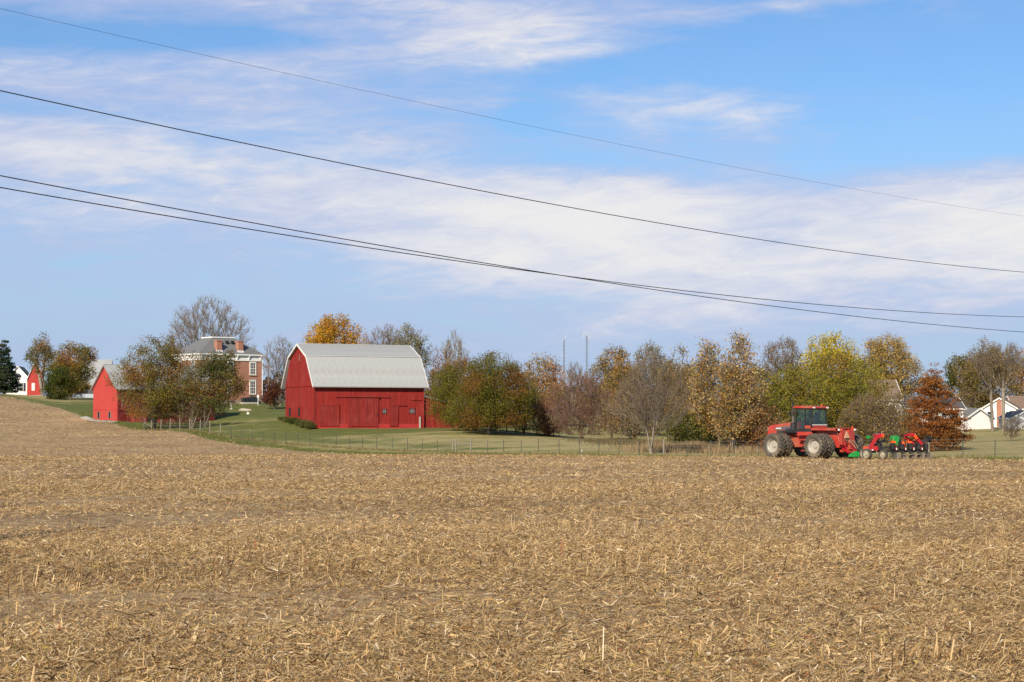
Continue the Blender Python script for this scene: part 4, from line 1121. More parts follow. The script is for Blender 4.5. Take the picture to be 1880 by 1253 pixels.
# -- far left
tree('spruce_tree', 'tall dark blue green spruce at the left edge', 8, 360, 624, -28, 40, 720, 'cone', SPRUCE, 420, 26, 0.30, 0.32, 0.2, 1, 3, BARK, clumps=0, shell=0.5, flat=0.5, cat='spruce')
tree('sparse_tree', 'thin olive brown tree with pale trunk before the red outbuilding', 78, 345, 612, 48, 106, 690, 'egg', BROWNOL + DKGREEN, 260, 8, 0.26, 0.42, 0.4, 2, 4, BARK_PALE, twigs=3, twlen=0.9, clumps=16, twig_mat=BARK_PALE, group=TG)
tree('bushy_tree', 'brown and olive bushy tree hiding the grey barn', 130, 332, 628, 92, 176, 722, 'round', BROWNOL, 420, 15, 0.27, 0.5, 0.35, 2, 5, BARK, twigs=2, group=TG)
tree('evergreen_bush', 'dark green rounded bush in front of the brown bushy tree', 106, 322, 672, 80, 136, 738, 'dome', DKGREEN, 320, 18, 0.24, 0.4, 0.35, 3, 6, BARK, cat='bush', clumps=18)
# -- before the small barn
tree('brushy_tree', 'tall olive brown tree covering the middle of the small red barn', 284, 249, 614, 218, 356, 765, 'dome', BROWNOL + OLIVE, 860, 15, 0.20, 0.42, 0.35, 3, 7, BARK, twigs=3, twlen=0.8, rt=0.17, group=TG, clumps=26, clump_r=0.24)
tree('brushy_tree', 'leaning thin tree with pale branches right of the olive brown tree', 352, 246, 650, 318, 432, 768, 'dome', BROWNOL + DKGREEN, 420, 6, 0.18, 0.4, 0.5, 4, 8, BARK_PALE, twigs=4, twlen=0.9, rt=0.12, group=TG, clumps=0, twig_mat=TWIG)
tree('brushy_tree', 'dark green leafy tree crown hanging in front of the brick house', 376, 244, 644, 352, 450, 745, 'dome', DKGREEN + OLIVE[:2], 380, 13, 0.22, 0.36, 0.35, 2, 9, BARK, twigs=2, rt=0.13, group=TG, clumps=14, clump_r=0.30)
tree('thicket_shrub', 'low tangled brown shrub at the foot of the small red barn', 330, 251, 705, 250, 400, 782, 'dome', BROWNOL, 380, 4, 0.18, 0.4, 0.5, 5, 10, BARK_GREY, twigs=5, twlen=0.8, rt=0.06, clumps=0, cat='shrub', twig_mat=TWIG)
# -- round the brick house
tree('bare_tree', 'huge bare grey tree rising behind the brick house', 380, 322, 551, 298, 464, 690, 'dome', None, 950, 0, 0.2, 0.4, 0.45, 5, 11, BARK_GREY, twigs=6, twlen=1.3, rt=0.36, group=TG, clumps=0, shell=0.45, twig_mat=BARK_GREY, twr=0.016, trunk_h=0.45)
tree('bare_tree', 'bare grey tree in the gap between brick house and big barn', 514, 300, 620, 482, 546, 700, 'egg', None, 320, 0, 0.2, 0.4, 0.5, 2, 12, BARK_GREY, twigs=5, twlen=1.0, rt=0.16, group=TG, clumps=0, twig_mat=BARK_GREY, twr=0.014)
tree('maroon_shrub', 'dark maroon shrub between the brick house and big barn', 505, 292, 702, 484, 528, 742, 'dome', [(0.10, 0.03, 0.025), (0.13, 0.05, 0.03), (0.08, 0.05, 0.03)], 160, 14, 0.22, 0.35, 0.3, 3, 13, BARK, cat='shrub', clumps=10)
# -- behind the big barn
tree('golden_tree', 'golden orange tree above the big barn roof', 612, 268, 578, 562, 664, 690, 'round', GOLD, 520, 13, 0.25, 0.45, 0.35, 1, 14, BARK, twigs=2, group=TG, clumps=24, clump_r=0.25)
tree('bare_tree', 'pale bare tree behind the barn ridge right of the golden tree', 700, 285, 600, 668, 738, 700, 'round', None, 380, 0, 0.2, 0.4, 0.5, 2, 15, BARK_GREY, twigs=6, twlen=1.0, group=TG, clumps=0, twig_mat=BARK_GREY, twr=0.014)
tree('sage_tree', 'thin sage green tree behind the right end of the barn ridge', 750, 282, 592, 712, 792, 700, 'egg', SAGE, 320, 8, 0.22, 0.45, 0.4, 2, 16, BARK_GREY, twigs=4, twlen=0.9, group=TG, clumps=20, twig_mat=BARK_GREY)
tree('russet_tree', 'dull russet tree between the barn end and the crabapples', 806, 272, 640, 778, 838, 760, 'egg', RUSTDULL + MUTED[:2], 260, 8, 0.23, 0.4, 0.4, 2, 17, BARK, twigs=3, group=TG, clumps=16)
tree('bare_tree', 'slim pale bare tree standing above the crabapples', 833, 292, 610, 804, 862, 700, 'egg', None, 260, 0, 0.2, 0.4, 0.55, 2, 18, BARK_PALE, twigs=5, twlen=1.0, group=TG, clumps=0, twig_mat=BARK_PALE, twr=0.013)
# -- crabapples
tree('crabapple_tree', 'left of the two dense olive green crabapples, overlapping the barn end', 874, 229, 660, 780, 930, 785, 'dome', CRAB, 1100, 22, 0.16, 0.42, 0.3, 1, 19, BARK, twigs=1, twlen=0.6, rt=0.2, group='crabapple trees', clumps=40, clump_r=0.2, trunk_h=0.25, uni=0.7, lump_k=0.35)
tree('crabapple_tree', 'right and taller of the two dense olive green crabapples', 897, 221, 648, 834, 986, 784, 'dome', CRAB, 1100, 22, 0.16, 0.42, 0.3, 1, 20, BARK, twigs=1, twlen=0.6, rt=0.2, group='crabapple trees', clumps=40, clump_r=0.2, trunk_h=0.25, uni=0.7, lump_k=0.35)
tree('purple_twig_shrub', 'purplish twiggy shrub at the right side of the crabapples', 962, 226, 704, 934, 996, 790, 'dome', [(0.19, 0.13, 0.05), (0.15, 0.13, 0.04)], 260, 4, 0.18, 0.35, 0.5, 3, 21, BARK, twigs=4, twlen=0.8, cat='shrub', clumps=0, twig_mat=TWIG_RED)
# -- centre
tree('peach_tree', 'peach coloured tree behind the rust shrub', 1000, 272, 652, 948, 1042, 760, 'round', PEACH, 360, 10, 0.24, 0.45, 0.4, 1, 22, BARK, twigs=3, group=LG, clumps=20)
tree('rust_shrub', 'rust brown leafy shrub between crabapples and bare thicket', 1008, 228, 718, 974, 1046, 800, 'dome', RUSTDULL, 260, 11, 0.18, 0.35, 0.4, 3, 23, TWIG_RED, twigs=5, twlen=0.7, cat='shrub', clumps=14, twig_mat=TWIG_RED)
tree('bare_thicket', 'rounded reddish brown twiggy tree right of the rust shrub', 1068, 220, 690, 1012, 1126, 800, 'dome', None, 620, 0, 0.2, 0.3, 0.6, 4, 24, TWIG_RED, twigs=7, twlen=0.9, rt=0.09, group=LG, clumps=0, twig_mat=TWIG_RED, cat='tree')
tree('slender_bare_tree', 'slender bare tree below the left radio mast', 1052, 300, 668, 1030, 1078, 720, 'egg', None, 180, 0, 0.2, 0.3, 0.5, 2, 25, BARK_GREY, twigs=5, twlen=0.9, group=LG, clumps=0, twig_mat=BARK_GREY)
tree('orange_olive_tree', 'thin olive and orange tree right of the tall radio mast', 1122, 262, 634, 1086, 1164, 730, 'egg', MUTED + GOLD[:1], 300, 8, 0.24, 0.42, 0.4, 2, 26, BARK, twigs=4, group=LG, clumps=18)
tree('small_orange_tree', 'small yellow orange sapling low behind the bare fan tree', 1122, 236, 735, 1104, 1148, 790, 'egg', GOLD, 130, 8, 0.2, 0.3, 0.4, 2, 27, BARK, twigs=4, group=LG, clumps=9)
tree('pale_tree', 'pale green grey tree top behind the bare fan tree', 1190, 270, 628, 1150, 1232, 740, 'egg', SAGE + MUTED[:1], 320, 8, 0.24, 0.42, 0.4, 2, 28, BARK_GREY, twigs=4, group=LG, clumps=20)
tree('muted_gold_tree', 'muted golden tree top left of the tall tan trees', 1240, 258, 632, 1206, 1282, 760, 'egg', MUTED + YELLOW[2:], 340, 9, 0.24, 0.42, 0.4, 2, 29, BARK, twigs=4, group=LG, clumps=20)
tree('bare_fan_tree', 'bare tree with fanned upright branches standing alone by the wire fence', 1195, 175, 656, 1126, 1268, 800, 'egg', None, 620, 0, 0.2, 0.3, 0.55, 5, 30, BARK_PALE, twigs=7, twlen=0.95, rt=0.15, group=LG, clumps=0, shell=0.6, twig_mat=TWIG, twr=0.0085, trunk_h=0.45, uptw=0.8)
tree('evergreen_undergrowth', 'dark green undergrowth bush at the foot of the tall tan trees', 1275, 198, 752, 1218, 1332, 815, 'dome', DKGREEN + OLIVE[2:4], 420, 13, 0.2, 0.4, 0.4, 6, 31, BARK, twigs=2, cat='bush', clumps=22)
tree('brown_undergrowth', 'brown twiggy undergrowth behind the bare fan tree', 1160, 214, 712, 1100, 1240, 800, 'dome', MUTED, 420, 4, 0.2, 0.4, 0.5, 5, 32, TWIG, twigs=6, twlen=0.9, cat='bush', clumps=0)
tree('tan_leaf_tree', 'left of the two tall trees with large tan leaves', 1322, 188, 628, 1256, 1348, 800, 'tall', TANLEAF, 520, 8, 0.22, 0.42, 0.4, 2, 33, BARK_PALE, twigs=3, twlen=0.8, rt=0.11, group=LG, clumps=34, clump_r=0.26, trunk_h=0.7, twig_mat=BARK_GREY)
tree('tan_leaf_tree', 'right of the two tall trees with large tan leaves', 1342, 184, 612, 1308, 1404, 800, 'tall', TANLEAF, 600, 8, 0.22, 0.42, 0.4, 3, 34, BARK_GREY, twigs=3, twlen=0.8, rt=0.11, group=LG, clumps=36, clump_r=0.25, trunk_h=0.75, twig_mat=BARK_GREY)
tree('brown_undergrowth', 'russet brown brush at the foot of the tall tan trees left of the tractor', 1385, 186, 735, 1330, 1440, 825, 'dome', RUSTDULL + TANLEAF[2:4] + OLIVE[:2], 460, 8, 0.19, 0.4, 0.4, 6, 35, TWIG, twigs=4, twlen=0.7, cat='bush', clumps=24)
tree('olive_bare_tree', 'half bare olive brown tree between tan and yellow trees', 1432, 246, 624, 1392, 1482, 740, 'round', MUTED[:2] + OLIVE[:2], 420, 7, 0.2, 0.42, 0.45, 2, 36, BARK_GREY, twigs=5, twlen=1.0, group=LG, clumps=26)
tree('yellow_tree', 'bright yellow tree top above the green trees', 1526, 240, 614, 1472, 1578, 740, 'round', YELLOW, 520, 13, 0.24, 0.42, 0.35, 2, 37, BARK, twigs=1, group=LG, clumps=20, clump_r=0.27)
tree('yellow_green_tree', 'olive green tree left behind the tractor cab', 1452, 196, 672, 1400, 1512, 815, 'dome', GREENYEL, 620, 15, 0.2, 0.42, 0.35, 3, 38, BARK, twigs=1, group=LG, clumps=34, clump_r=0.24)
tree('yellow_green_tree', 'large olive green tree above the tractor cab', 1528, 206, 648, 1466, 1600, 810, 'dome', GREENYEL, 720, 16, 0.2, 0.44, 0.35, 3, 39, BARK, twigs=1, group=LG, clumps=38, clump_r=0.24)
tree('yellow_green_tree', 'olive green tree left of the brown roofed white house', 1588, 214, 668, 1548, 1640, 800, 'dome', GREENYEL + MUTED[:1], 460, 13, 0.2, 0.42, 0.35, 3, 40, BARK, twigs=2, group=LG, clumps=26)
tree('golden_tan_tree', 'broad golden tan tree above the brown roofed white house', 1634, 272, 616, 1572, 1692, 740, 'round', [(0.36, 0.26, 0.09), (0.42, 0.31, 0.11), (0.33, 0.22, 0.08), (0.28, 0.22, 0.07)], 640, 12, 0.26, 0.45, 0.35, 2, 41, BARK, twigs=3, twlen=1.0, group=LG, clumps=34, clump_r=0.22)
tree('brown_shrub', 'brown twiggy shrub behind the tractor and toolbar', 1600, 184, 728, 1540, 1662, 815, 'dome', MUTED + OLIVE[:2], 480, 6, 0.18, 0.38, 0.5, 6, 42, TWIG, twigs=6, twlen=0.8, cat='bush', clumps=0)
tree('brown_shrub', 'smaller brown shrub left of the rust oak', 1648, 196, 720, 1626, 1690, 812, 'dome', MUTED + BROWNOL[:2], 280, 9, 0.18, 0.36, 0.45, 4, 43, TWIG, twigs=4, twlen=0.7, cat='bush', clumps=14)
tree('rust_oak', 'rust orange cone shaped oak in the pasture behind the toolbar', 1720, 170, 668, 1650, 1782, 826, 'cone', RUST, 1000, 12, 0.17, 0.28, 0.2, 1, 44, BARK, twigs=1, twlen=0.5, rt=0.16, clumps=50, clump_r=0.15, flat=0.4, cat='oak')
for (nm, lab, u_, Y_, vt_, a_, b_, pal_, sd) in [
    ('background_tree', 'dull brown tree filling the gap behind the reddish thicket', 1085, 275, 690, 1050, 1120, MUTED + RUSTDULL[:1], 71),
    ('background_tree', 'orange brown tree behind the left edge of the bare fan tree', 1146, 250, 660, 1104, 1186, MUTED + GOLD[2:3] + OLIVE[:1], 72),
    ('background_tree', 'olive brown tree between the bare fan tree and tan trees', 1250, 236, 664, 1206, 1300, MUTED + OLIVE[:2], 73),
    ('background_tree', 'olive tree behind the two tall tan trees', 1370, 232, 662, 1322, 1424, OLIVE + MUTED[:2], 74),
    ('background_tree', 'yellow olive tree between the yellow and golden tan trees', 1584, 248, 650, 1540, 1622, GREENYEL + YELLOW[2:], 75),
    ('background_tree', 'brown tree filling the gap behind the rust oak', 1700, 270, 690, 1668, 1748, MUTED + BROWNOL[:1], 76)]:
    tree(nm, lab, u_, Y_, vt_, a_, b_, 775, 'dome', pal_, 300, 13, 0.25, 0.5, 0.35, 2, sd, BARK, twigs=1, group=LG, clumps=18)
# -- right edge
tree('dark_oak', 'dark green brown tree behind the left side of the big bare brown tree', 1762, 300, 648, 1734, 1800, 750, 'round', DKGREEN + BROWNOL[2:], 320, 13, 0.28, 0.45, 0.35, 1, 45, BARK, group=LG, clumps=18)
tree('brown_tree', 'large dull brown tree above the white garage', 1800, 285, 622, 1762, 1856, 760, 'egg', MUTED + BROWNOL[2:3], 620, 11, 0.24, 0.45, 0.4, 2, 46, BARK, twigs=4, twlen=1.0, group=LG, clumps=32)
tree('bare_trunk_tree', 'bare trunked tree before the white garage wall', 1821, 252, 640, 1782, 1846, 720, 'vase', None, 260, 0, 0.2, 0.4, 0.6, 1, 47, BARK_GREY, twigs=5, twlen=0.9, rt=0.2, group=LG, clumps=0, trunk_h=0.4)
tree('bare_trunk_tree', 'forked bare tree left of the dark porch', 1841, 250, 636, 1806, 1884, 715, 'vase', MUTED[:2], 320, 3, 0.2, 0.5, 0.6, 1, 48, BARK_PALE, twigs=5, twlen=0.9, rt=0.21, group=LG, clumps=0, trunk_h=0.45)
tree('peach_tree', 'pale peach tree top cut by the right edge', 1876, 292, 632, 1846, 1916, 760, 'egg', PEACH + MUTED[:1], 380, 10, 0.25, 0.45, 0.4, 2, 49, BARK, twigs=3, group=LG, clumps=20)
tree('small_bare_shrub', 'small leafless shrub in the pasture at the right edge', 1856, 196, 772, 1836, 1884, 806, 'vase', None, 110, 0, 0.2, 0.3, 0.6, 4, 50, TWIG, twigs=5, twlen=0.6, rt=0.03, cat='shrub', clumps=0)
# -- trees off both edges, seen from a step aside
tree('dark_oak', 'olive tree just beyond the right edge', 1940, 262, 640, 1896, 1990, 770, 'round', MUTED + OLIVE[:2], 320, 11, 0.28, 0.45, 0.35, 2, 51, BARK, group=LG, clumps=18)
# -- clipped hedge at the barn gable: six shrubs
for i, (u_, Y_, vt_, w_) in enumerate([(522, 244.5, 768, 9), (531, 242, 767.5, 10), (541, 240, 769, 11), (551, 238, 770.5, 11), (561, 236, 772, 11), (571, 234.4, 774, 11)]):
    where = ['leftmost clipped green shrub at the barn gable', 'second clipped green shrub from the left at the barn gable', 'third clipped green shrub from the left at the barn gable',
             'fourth clipped green shrub from the left at the barn gable', 'fifth clipped green shrub from the left at the barn gable', 'rightmost clipped green shrub at the barn corner'][i]
    tree('hedge_shrub', where, u_, Y_, vt_, u_ - w_, u_ + w_ * 0.6, vt_ + 18, 'dome', [(0.07, 0.085, 0.03), (0.09, 0.10, 0.035), (0.13, 0.12, 0.05)], 90, 16, 0.11, 0.16, 0.3, 3, 60 + i, BARK, group='clipped shrubs at the barn gable', clumps=9, cat='shrub', rt=0.04)
# -- distant wood closing the horizon
def far_wood(name, label, u0, u1, Y0, h, pal, n, seed):
    r_ = np.random.default_rng(seed)
    uu = r_.uniform(u0, u1, n); yy = Y0 + r_.uniform(-12, 12, n); x = (uu - 940) / F * yy
    top = h * (0.72 + 0.18 * np.sin(uu * 0.05 + seed) + 0.12 * np.sin(uu * 0.13 + 2 * seed) + 0.08 * np.sin(uu * 0.31))
    z = H(x, yy) + top * r_.random(n) ** 0.75
    c = np.stack([x, yy, z], -1)
    nrm = r_.normal(0, 1, (n, 3)) + np.array([0, -0.3, 0.6]); nrm /= np.linalg.norm(nrm, axis=1, keepdims=True)
    ax = np.cross(nrm, r_.normal(0, 1, (n, 3))); ax /= np.linalg.norm(ax, axis=1, keepdims=True); bx = np.cross(nrm, ax)
    s_ = 0.55 * r_.uniform(0.5, 1.3, n)[:, None]
    V = np.stack([c - ax * s_ * 0.6, c - bx * s_ * 0.4, c + ax * s_ * 0.6, c + bx * s_ * 0.4], 1).reshape(-1, 3)
    pal = np.array(pal); f = np.sin(uu * 0.09 + seed) + r_.normal(0, 0.5, n)
    col = pal[np.clip(((f + 1.6) / 3.2 * len(pal)).astype(int), 0, len(pal) - 1)] * r_.uniform(0.7, 1.25, (n, 1))
    o = np_mesh(name, V, np.arange(4 * n).reshape(-1, 4), LEAF, col=np.repeat(col, 4, 0))
    tag(o, label, 'wood', None, 'stuff')
far_wood('far_wood', 'far brownish wood along the horizon behind the trees', 860, 2150, 390, 7.5, [(0.13, 0.10, 0.06), (0.17, 0.12, 0.07), (0.11, 0.10, 0.05), (0.20, 0.13, 0.07)], 26000, 1)
far_wood('far_wood_left', 'far grey brown wood low behind the farmstead', 440, 900, 400, 6.0, [(0.13, 0.11, 0.08), (0.16, 0.12, 0.08), (0.12, 0.07, 0.05)], 9000, 2)
print('TREE_TRIS', TREE_TRIS)

# ================================================================== TRACTOR
CASE_RED = mat('tractor_red', (0.42, 0.042, 0.026), 0.4, 0, 0.12, 1.5, 0, 0.4, (0.36, 0.17, 0.10), 0.6)
IMPL_RED = mat('implement_red', (0.42, 0.008, 0.016), 0.35, 0, 0.12, 1.5, 0, 0.5, (0.3, 0.12, 0.08), 0.25)
TYRE = mat('dusty_rubber', (0.085, 0.075, 0.062), 0.9, 0, 0.3, 3.0, 0.2, 0.2, (0.23, 0.175, 0.115), 0.85)
RIM = mat('rim_cream', (0.40, 0.37, 0.31), 0.5, 0.1, 0.12, 2.0, 0, 0.4, (0.36, 0.27, 0.17), 0.6)
BLK = mat('machine_black', (0.022, 0.022, 0.022), 0.5, 0, 0.2, 2.0, 0, 0.4, (0.11, 0.09, 0.07), 0.4)
STEEL = mat('worn_steel', (0.12, 0.11, 0.10), 0.55, 0.4, 0.2, 3.0, 0, 0.4, (0.25, 0.18, 0.11), 0.5)
GREEN = mat('implement_green', (0.015, 0.26, 0.045), 0.4, 0, 0.1, 1.5, 0, 0.5)
ORANGE = mat('orange_reflector', (0.85, 0.09, 0.015), 0.4, 0, 0.05)
SMV = mat('faded_triangle', (0.62, 0.36, 0.22), 0.6, 0, 0.1)
LAMP_W = mat('lamp_lens', (0.80, 0.78, 0.70), 0.25, 0, 0.05, 2, 0, 0.6)
GLASS = glass_mat('cab_glass', (0.58, 0.78, 0.72), 0.09)
HOSE = mat('tan_hose', (0.22, 0.16, 0.1), 0.7)
SEAT = mat('seat_cloth', (0.03, 0.03, 0.035), 0.9)
GREY_DECAL = mat('grey_stripe', (0.10, 0.10, 0.12), 0.4)
PALE_DECAL = mat('pale_letters', (0.55, 0.55, 0.52), 0.5)

def wheel_meshes(R, w, rim_r, nlug, dish):
    """tyre with chevron lugs and a dished rim, axle along local y, outer face at +y"""
    h = w / 2
    tyre = MB().lathe([(rim_r, -h * 0.72), (rim_r + 0.05, -h * 0.86), (R * 0.80, -h), (R * 0.885, -h * 0.95), (R * 0.905, -h * 0.85), (R * 0.92, 0), (R * 0.905, h * 0.85), (R * 0.885, h * 0.95),
                       (R * 0.80, h), (rim_r + 0.05, h * 0.86), (rim_r, h * 0.72)], 44)
    for k in range(nlug):
        for s in (-1, 1):
            a0 = 2 * math.pi * (k + (0.25 if s > 0 else -0.25)) / nlug
            vs = []
            for (yy, da, wid) in ((0.03 * s, 0.0, 0.055), (h * 0.55 * s, -0.16, 0.06), (h * 1.03 * s, -0.26, 0.07)):
                for rr_ in (R * 0.86, R if abs(yy) < h * 0.9 else R * 0.975):
                    for sg in (-1, 1):
                        q = a0 + da + sg * wid / R
                        vs.append((rr_ * math.cos(q), yy, rr_ * math.sin(q)))
            fs = []
            for b_ in (0, 4):
                fs += [(b_ + 2, b_ + 3, b_ + 7, b_ + 6), (b_, b_ + 2, b_ + 6, b_ + 4), (b_ + 1, b_ + 5, b_ + 7, b_ + 3)]
            fs += [(0, 1, 3, 2), (8, 10, 11, 9)]
            tyre.add(vs, fs)
    rim = MB().lathe([(rim_r + 0.012, -h * 0.75), (rim_r + 0.03, -h * 0.80), (rim_r - 0.02, -h * 0.7), (rim_r - 0.05, dish - 0.02), (0.22, dish - 0.03), (0.20, dish + 0.02), (rim_r - 0.10, dish + 0.03),
                      (rim_r - 0.06, dish + 0.05), (rim_r - 0.05, h * 0.5), (rim_r - 0.01, h * 0.62), (rim_r + 0.03, h * 0.84), (rim_r + 0.012, h * 0.74)], 36)
    rim.lathe([(0.0, dish + 0.10), (0.13, dish + 0.10), (0.17, dish + 0.03), (0.22, dish + 0.015), (0.22, dish - 0.05), (0.0, dish - 0.05)], 20)
    for k in range(10):
        q = 2 * math.pi * k / 10
        rim.tube((0.175 * math.cos(q), dish, 0.175 * math.sin(q)), (0.175 * math.cos(q), dish + 0.045, 0.175 * math.sin(q)), 0.016, 0.016, 6)
    return tyre, rim
HEAD = math.atan2(0.77, -0.64)
tc_ = P(1532, 842.5, 134)
TZ = float(H(tc_.x, tc_.y)) + 0.06
trac = empty('tractor', (tc_.x, tc_.y, TZ), HEAD)
tag(trac, 'red articulated tractor with dual wheels and glass cab at the field edge', 'tractor')
TR, TWd = 0.875, 0.60
ty, ri = wheel_meshes(TR, TWd, 0.50, 20, -0.02)
first = None
WB = 3.85
for ax_, yaw in ((0.0, 0.0), (WB, 0.0)):
    for yy in (1.95, 1.22, -1.22, -1.95):
        s = 1 if yy > 0 else -1
        wv = empty('wheel', (ax_, yy, TR), 0, trac, rot=(0, 0.13 * (yy + ax_), 0 if s > 0 else math.pi))
        if first is None:
            a_ = ty.build('tyre', TYRE, wv); b_ = ri.build('rim', RIM, wv, smooth=False); first = (a_, b_)
        else:
            for o in first:
                c_ = o.copy(); COL.objects.link(c_); c_.parent = wv
for ax_ in (0.0, WB):
    MB().tube((ax_, -1.95, TR), (ax_, 1.95, TR), 0.14, 0.14, 12).box(ax_ - 0.35, ax_ + 0.35, -0.4, 0.4, TR - 0.3, TR + 0.35).build('axle', BLK, trac)
# rear frame and body
MB().prism([(-0.95, 0.75), (-0.95, 1.35), (-0.75, 2.02), (1.25, 2.10), (1.35, 1.2), (1.1, 0.7)], -0.62, 0.62).build('rear_body', CASE_RED, trac, bevel=0.03)
MB().box(-1.12, 1.25, -1.05, 1.05, 2.06, 2.13).build('rear_deck', CASE_RED, trac, bevel=0.015)
for s in (-1, 1):
    f = MB().prism([(-1.1, 1.9), (-0.95, 2.055), (1.2, 2.055), (1.2, 1.96), (-0.9, 1.96)], s * 1.045 - 0.03, s * 1.045 + 0.03).build('fender_skirt', CASE_RED, trac)
    for yq in (0.55, 0.85):
        MB().box(-1.2, -1.11, s * yq - 0.07, s * yq + 0.07, 1.94, 2.06).build('rear_lamp', LAMP_W if yq > 0.6 else ORANGE, trac)
# sloping rear panel with triangle plate
MB().prism([(-1.32, 0.62), (-1.22, 2.0), (-0.98, 2.02), (-0.98, 0.62)], -0.70, -0.12).build('rear_panel', CASE_RED, trac, bevel=0.02)
MB().prism([(-1.24, 0.95), (-1.2, 2.0), (-0.98, 2.02), (-0.98, 0.95)], 0.12, 0.66).build('rear_panel', CASE_RED, trac, bevel=0.02)
tri = [(0.42, 1.86), (0.10, 1.32), (-0.14, 1.34), (-0.10, 1.42), (0.28, 1.90)]
MB().add([(-1.30, 0.45, 1.42), (-1.30, -0.12, 1.42), (-1.28, 0.165, 1.92), (-1.26, 0.45, 1.42), (-1.26, -0.12, 1.42), (-1.24, 0.165, 1.92)],
         [(0, 1, 2), (5, 4, 3), (0, 3, 4, 1), (1, 4, 5, 2), (2, 5, 3, 0)]).build('triangle_plate', SMV, trac)
MB().box(-1.2, -1.0, -0.6, 0.6, 0.45, 0.62).bar((-1.1, 0, 0.5), (-1.9, 0, 0.45), 0.16, 0.07).build('drawbar', CASE_RED, trac)
for s in (-1, 1):
    MB().bar((-1.1, s * 0.42, 0.72), (-1.75, s * 0.5, 0.42), 0.07, 0.12).tube((-1.05, s * 0.4, 1.25), (-1.62, s * 0.47, 0.55), 0.04).build('lift_arm', IMPL_RED, trac)
for k, yq in enumerate((-0.4, -0.25, 0.2, 0.35)):
    pp = [Vector((-1.2, yq, 1.15 + 0.05 * k)), Vector((-1.5, yq * 0.8, 1.28)), Vector((-1.8, yq * 0.5, 1.05)), Vector((-2.05, yq * 0.3, 0.7))]
    MB().path(pp, 0.018, 5).build('hydraulic_hose', HOSE, trac)
# articulation and front frame
MB().tube((1.75, 0, 0.6), (1.75, 0, 1.5), 0.26, 0.26, 14).box(1.2, 2.3, -0.3, 0.3, 0.75, 1.05).build('centre_joint', BLK, trac)
MB().prism([(2.05, 0.75), (2.05, 1.75), (5.35, 1.65), (5.5, 1.1), (5.2, 0.75)], -0.52, 0.52).build('front_frame', CASE_RED, trac, bevel=0.03)
# steps and tank between the wheels
st_ = MB().prism([(1.35, 0.42), (1.55, 0.42), (2.55, 1.72), (2.55, 1.85), (1.15, 1.85), (1.25, 1.2)], 0.95, 1.02).build('step_plate', CASE_RED, trac)
for k, z in enumerate((0.5, 0.88, 1.26, 1.60)):
    MB().box(1.25 - 0.02 * k, 1.85 + 0.14 * k, 1.022, 1.42, z, z + 0.07).build('step', CASE_RED, st_)
MB().box(1.3, 2.5, -1.02, -0.55, 0.7, 1.8).build('fuel_tank', CASE_RED, trac, bevel=0.04)
MB().box(1.25, 2.95, 0.5, 1.0, 1.78, 2.02).box(1.25, 2.95, -1.0, -0.5, 1.78, 2.02).build('cab_platform', BLK, trac)
# hood
hood = MB().prism([(2.92, 1.72), (2.92, 2.56), (3.4, 2.55), (5.55, 2.30), (5.78, 2.16), (5.86, 1.55), (5.75, 1.30), (5.0, 1.30), (4.9, 1.72)], -0.56, 0.56).build('hood', CASE_RED, trac, bevel=0.05)
MB().prism([(3.2, 2.04), (5.05, 1.98), (5.05, 2.16), (3.2, 2.26)], 0.562, 0.575).build('side_stripe', GREY_DECAL, hood)
MB().prism([(4.45, 2.05), (4.98, 2.03), (4.98, 2.12), (4.45, 2.15)], 0.578, 0.584).build('number_decal', PALE_DECAL, hood)
MB().prism([(3.2, 1.74), (4.85, 1.74), (4.95, 1.94), (3.2, 1.98)], 0.562, 0.572).build('side_grille', BLK, hood)
MB().box(5.84, 5.89, -0.44, 0.44, 1.45, 2.05).build('front_grille', BLK, hood)
for s in (-1, 1): MB().tube((5.85, s * 0.34, 2.02), (5.92, s * 0.34, 2.02), 0.09, 0.09, 12).build('headlight', LAMP_W, hood)
MB().box(5.5, 5.95, -0.4, 0.4, 0.95, 1.28).build('front_weight', BLK, trac, bevel=0.03)
for s in (-1, 1): MB().box(3.3, 4.6, s * 0.6 - 0.05, s * 0.6 + 0.05, 1.5, 1.72).build('engine_rail', CASE_RED, trac)
# exhaust and air cleaner
ex = MB().tube((3.12, 0.80, 2.45), (3.12, 0.80, 3.86), 0.075, 0.075, 12).tube((3.12, 0.80, 3.86), (3.02, 0.84, 3.97), 0.075, 0.085, 12).build('exhaust_stack', BLK, trac)
MB().tube((3.12, 0.80, 2.5), (3.12, 0.80, 2.95), 0.105, 0.105, 14).build('heat_shield', STEEL, ex)
MB().tube((3.12, 0.80, 1.82), (3.12, 0.80, 2.5), 0.21, 0.19, 14).tube((2.8, 0.82, 1.88), (3.7, 0.82, 1.88), 0.20, 0.20, 14).build('muffler', BLK, trac)
MB().tube((3.12, 0.80, 3.4), (2.95, 0.70, 3.35), 0.02).tube((3.12, 0.8, 2.6), (2.95, 0.72, 2.6), 0.02).build('stack_bracket', STEEL, ex)
